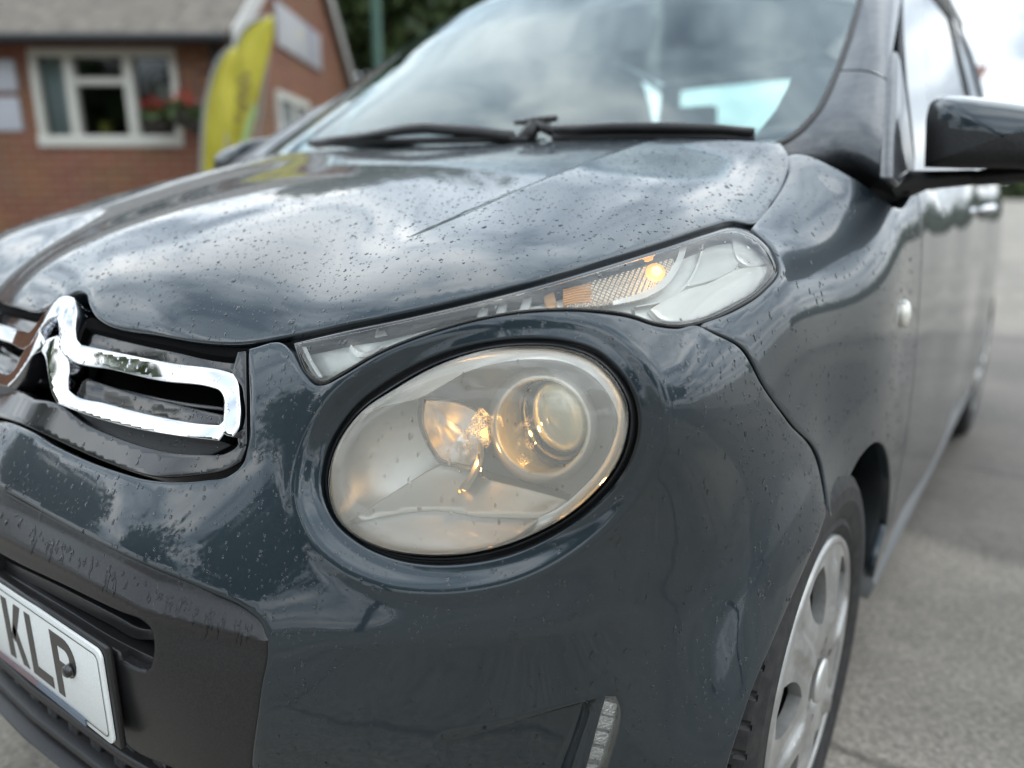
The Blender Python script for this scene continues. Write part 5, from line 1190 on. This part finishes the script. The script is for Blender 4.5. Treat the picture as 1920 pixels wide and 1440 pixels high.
# black strips standing in for the shade inside the panel gaps
def gap_strip(px, w=.006, depth=.011):
    s = smooth_loop(S_of(px), closed=False, step=.006); P, N = surf(s)
    for m in (1, -1):
        b = MB(); b.tube([(p-n*depth)*np.array([m, 1, 1]) for p, n in zip(P, N)], w, 6); b.build('gap_shade_strip', M['gap'], car)
gap_strip([(1408,423),(1448,380),(1477,325),(1481,291)]); gap_strip([(1312,609),(1342,626),(1391,652),(1430,720),(1480,790),(1535,866),(1544,907),(1553,962)])
gap_strip([(143,598),(300,634),(450,655),(549,640)], .010, .016); gap_strip([(549,636),(640,616),(760,592),(850,571),(1000,533),(1150,489),(1250,458),(1330,432),(1408,425)], .010, .020)
gap_strip([(.770,1.127,.91),(.797,1.127,.72),(.806,1.127,.5),(.797,1.127,.28)]); gap_strip([(.765,2.434,.93),(.80,2.404,.72),(.808,2.364,.5),(.797,2.305,.28)])
b = MB(); b.bb((-.60,.45,.21),(.60,1.05,.24)); b.bb((-.52,.38,.30),(.52,.95,.68)); b.build('engine_bay', M['gap'], car)

# the lamps, mirror and handle of the far side: mirrored copies of the near ones
def mirror_copy(o, parent=None):
    c = o.copy(); COL.objects.link(c)
    if parent is None: c.scale = (-c.scale[0], c.scale[1], c.scale[2]); c.location = (-c.location[0], c.location[1], c.location[2])
    else: c.parent = parent; c.matrix_parent_inverse = o.matrix_parent_inverse
    for ch in list(o.children): mirror_copy(ch, c)
    return c
for o in [headlight, upper, drl, mirror]+[q for q in car.children if q.name.split('.')[0] in ('side_repeater', 'door_handle')]: mirror_copy(o)
# ------------------------------------------------------------------ rain on the car
def facepts(o, n, seed, zmin=-9, pred=None):
    me = o.data; g = np.random.default_rng(seed); nf = len(me.polygons)
    co = np.empty(len(me.vertices)*3); me.vertices.foreach_get('co', co); co = co.reshape(-1, 3)
    tri = np.array([tuple(p.vertices)[:3] for p in me.polygons]); A, B, C = co[tri[:, 0]], co[tri[:, 1]], co[tri[:, 2]]
    cr = np.cross(B-A, C-A); ar = np.linalg.norm(cr, axis=1)/2; N = cr/(2*ar[:, None]+1e-15); cen = (A+B+C)/3
    p2 = proj(cen); ok = ((N*(CAMP-cen)).sum(1) > 0) & (p2[:, 0] > -60) & (p2[:, 0] < 1980) & (p2[:, 1] > -60) & (p2[:, 1] < 1500) & (ar > 4e-6)
    if pred is not None: ok &= pred(p2, N)
    w = ar*ok; i = g.choice(nf, n, p=w/w.sum()); a, b = g.random(n), g.random(n); f = a+b > 1; a[f], b[f] = 1-a[f], 1-b[f]
    P = A[i]+(B-A)[i]*a[:, None]+(C-A)[i]*b[:, None]; Nn = N[i]
    wn = np.array([tuple(v.normal) for v in me.vertices])[tri[i, 0]]
    return P, wn
DV, DF = [], []
def drops(P, N, seed, rmu=.00115, hgt=.36, strk=1.0):
    g = np.random.default_rng(seed)
    for p, n in zip(P, N):
        r = rmu*float(np.exp(g.normal()*.42)); r = min(r, rmu*2.4)
        down = np.array([0, 0, -1.])-n*(-n[2]); l = np.linalg.norm(down)
        steep = min(1., l); down = down/l if l > .05 else np.cross(n, [1, 0, 0])
        sd_ = np.cross(n, down); el = 1+steep*strk*(g.random()*1.1)+g.random()*.25; an = g.normal()*.25*(1.4-steep)
        ax = down*math.cos(an)+sd_*math.sin(an); bx = np.cross(n, ax)
        k0 = len(DV); m_ = 9; ph = g.random(m_)*.28
        for fr, hh in ((1.0, -.06), (.96, .22), (.78, .62), (.45, .92)):
            for q in range(m_):
                t = 2*math.pi*q/m_; w = 1+ph[q]*.6
                DV.append(p+ax*(r*el*fr*w*math.cos(t)+ (r*el*.10*hh))+bx*(r*fr*w*math.sin(t))+n*(r*hgt*hh))
        DV.append(p+n*r*hgt)
        for k in range(3):
            for q in range(m_): j = (q+1) % m_; DF.append((k0+k*m_+q, k0+k*m_+j, k0+(k+1)*m_+j, k0+(k+1)*m_+q))
        for q in range(m_): DF.append((k0+3*m_+q, k0+3*m_+(q+1) % m_, k0+4*m_))
def pick(n): return [o for o in car.children if o.name == n or o.name.startswith(n+'.')]
hd_ = pick('bonnet')[0]
P, N = facepts(hd_, 11000, 1); drops(P, N, 1, .00068, strk=.35)
P, N = facepts(hd_, 1500, 2); drops(P, N, 2, .0011, strk=.35)
P, N = facepts(pick('front_bumper')[0], 2300, 3, pred=lambda p, n: n[:, 2] > .05); drops(P, N, 3, .00085, strk=.7)
P, N = facepts(pick('front_bumper')[0], 420, 4, pred=lambda p, n: n[:, 2] <= .12); drops(P, N, 4, .0008, strk=1.6)
P, N = facepts(pick('wing')[0], 1100, 5); drops(P, N, 5, .0008, strk=1.0)
for o, n, r in ((badge, 70, .0009), (insert, 60, .0008), (upper, 0, .0009)):
    if n: P, N = facepts(o, n, 6+n, pred=lambda p, q: q[:, 2] > .2); drops(P, N, 6, r)
for o in G.children:
    if o.name.startswith('grille_shelf') or o.name.startswith('grille_lip'):
        P, N = facepts(o, 40, 31, pred=lambda p, q: q[:, 2] > .15); drops(P, N, 31, .0009)
ln = [o for o in headlight.children if o.name.startswith('lens')][0]
P, N = facepts(ln, 130, 8); drops(P, N, 8, .0009, strk=1.4)
ln = [o for o in upper.children if o.name.startswith('lens')][0]
P, N = facepts(ln, 60, 9); drops(P, N, 9, .0009)
mesh_obj('water_drops', DV, DF, M['water'], car, True, 'rain drops beaded over the bonnet, bumper and lamps', 'stuff')
# runs of water down the top of the lower insert
M['wet'] = mat('wet_black_run', (.003, .003, .004), .04, spec=.5)
g = np.random.default_rng(5); SV, SF = [], []
for k in range(95):
    u = 4+470*g.random()**.9; v0 = np.interp(u, [0, 100, 250, 400, 490], [945, 1003, 1078, 1138, 1172])+g.random()*26; L_ = (10+34*g.random())*(1 if g.random() < .5 else .45); lean = -.18*L_+g.normal()*2
    n = 8; c = np.stack([np.linspace(u, u+lean, n)+g.normal(size=n)*.9, np.linspace(v0, v0+L_, n)], 1); w = (1.2+1.6*g.random())*np.sin(np.linspace(.25, math.pi-.12, n))*(.6+.8*g.random(n))
    a, _ = deep(np.stack([c[:, 0]-w, c[:, 1]], 1), insd(c)); b_, _ = deep(np.stack([c[:, 0]+w, c[:, 1]], 1), insd(c)); m_, nm = deep(c, insd(c)); a = a+nm*.0001; b_ = b_+nm*.0001; m_ = m_+nm*.0006
    k0 = len(SV); SV += list(a)+list(m_)+list(b_)
    for i in range(n-1): SF += [(k0+i, k0+i+1, k0+n+i+1, k0+n+i), (k0+n+i, k0+n+i+1, k0+2*n+i+1, k0+2*n+i)]
mesh_obj('water_runs', SV, SF, M['wet'], car, True, 'dark wet runs down the satin black insert', 'stuff')
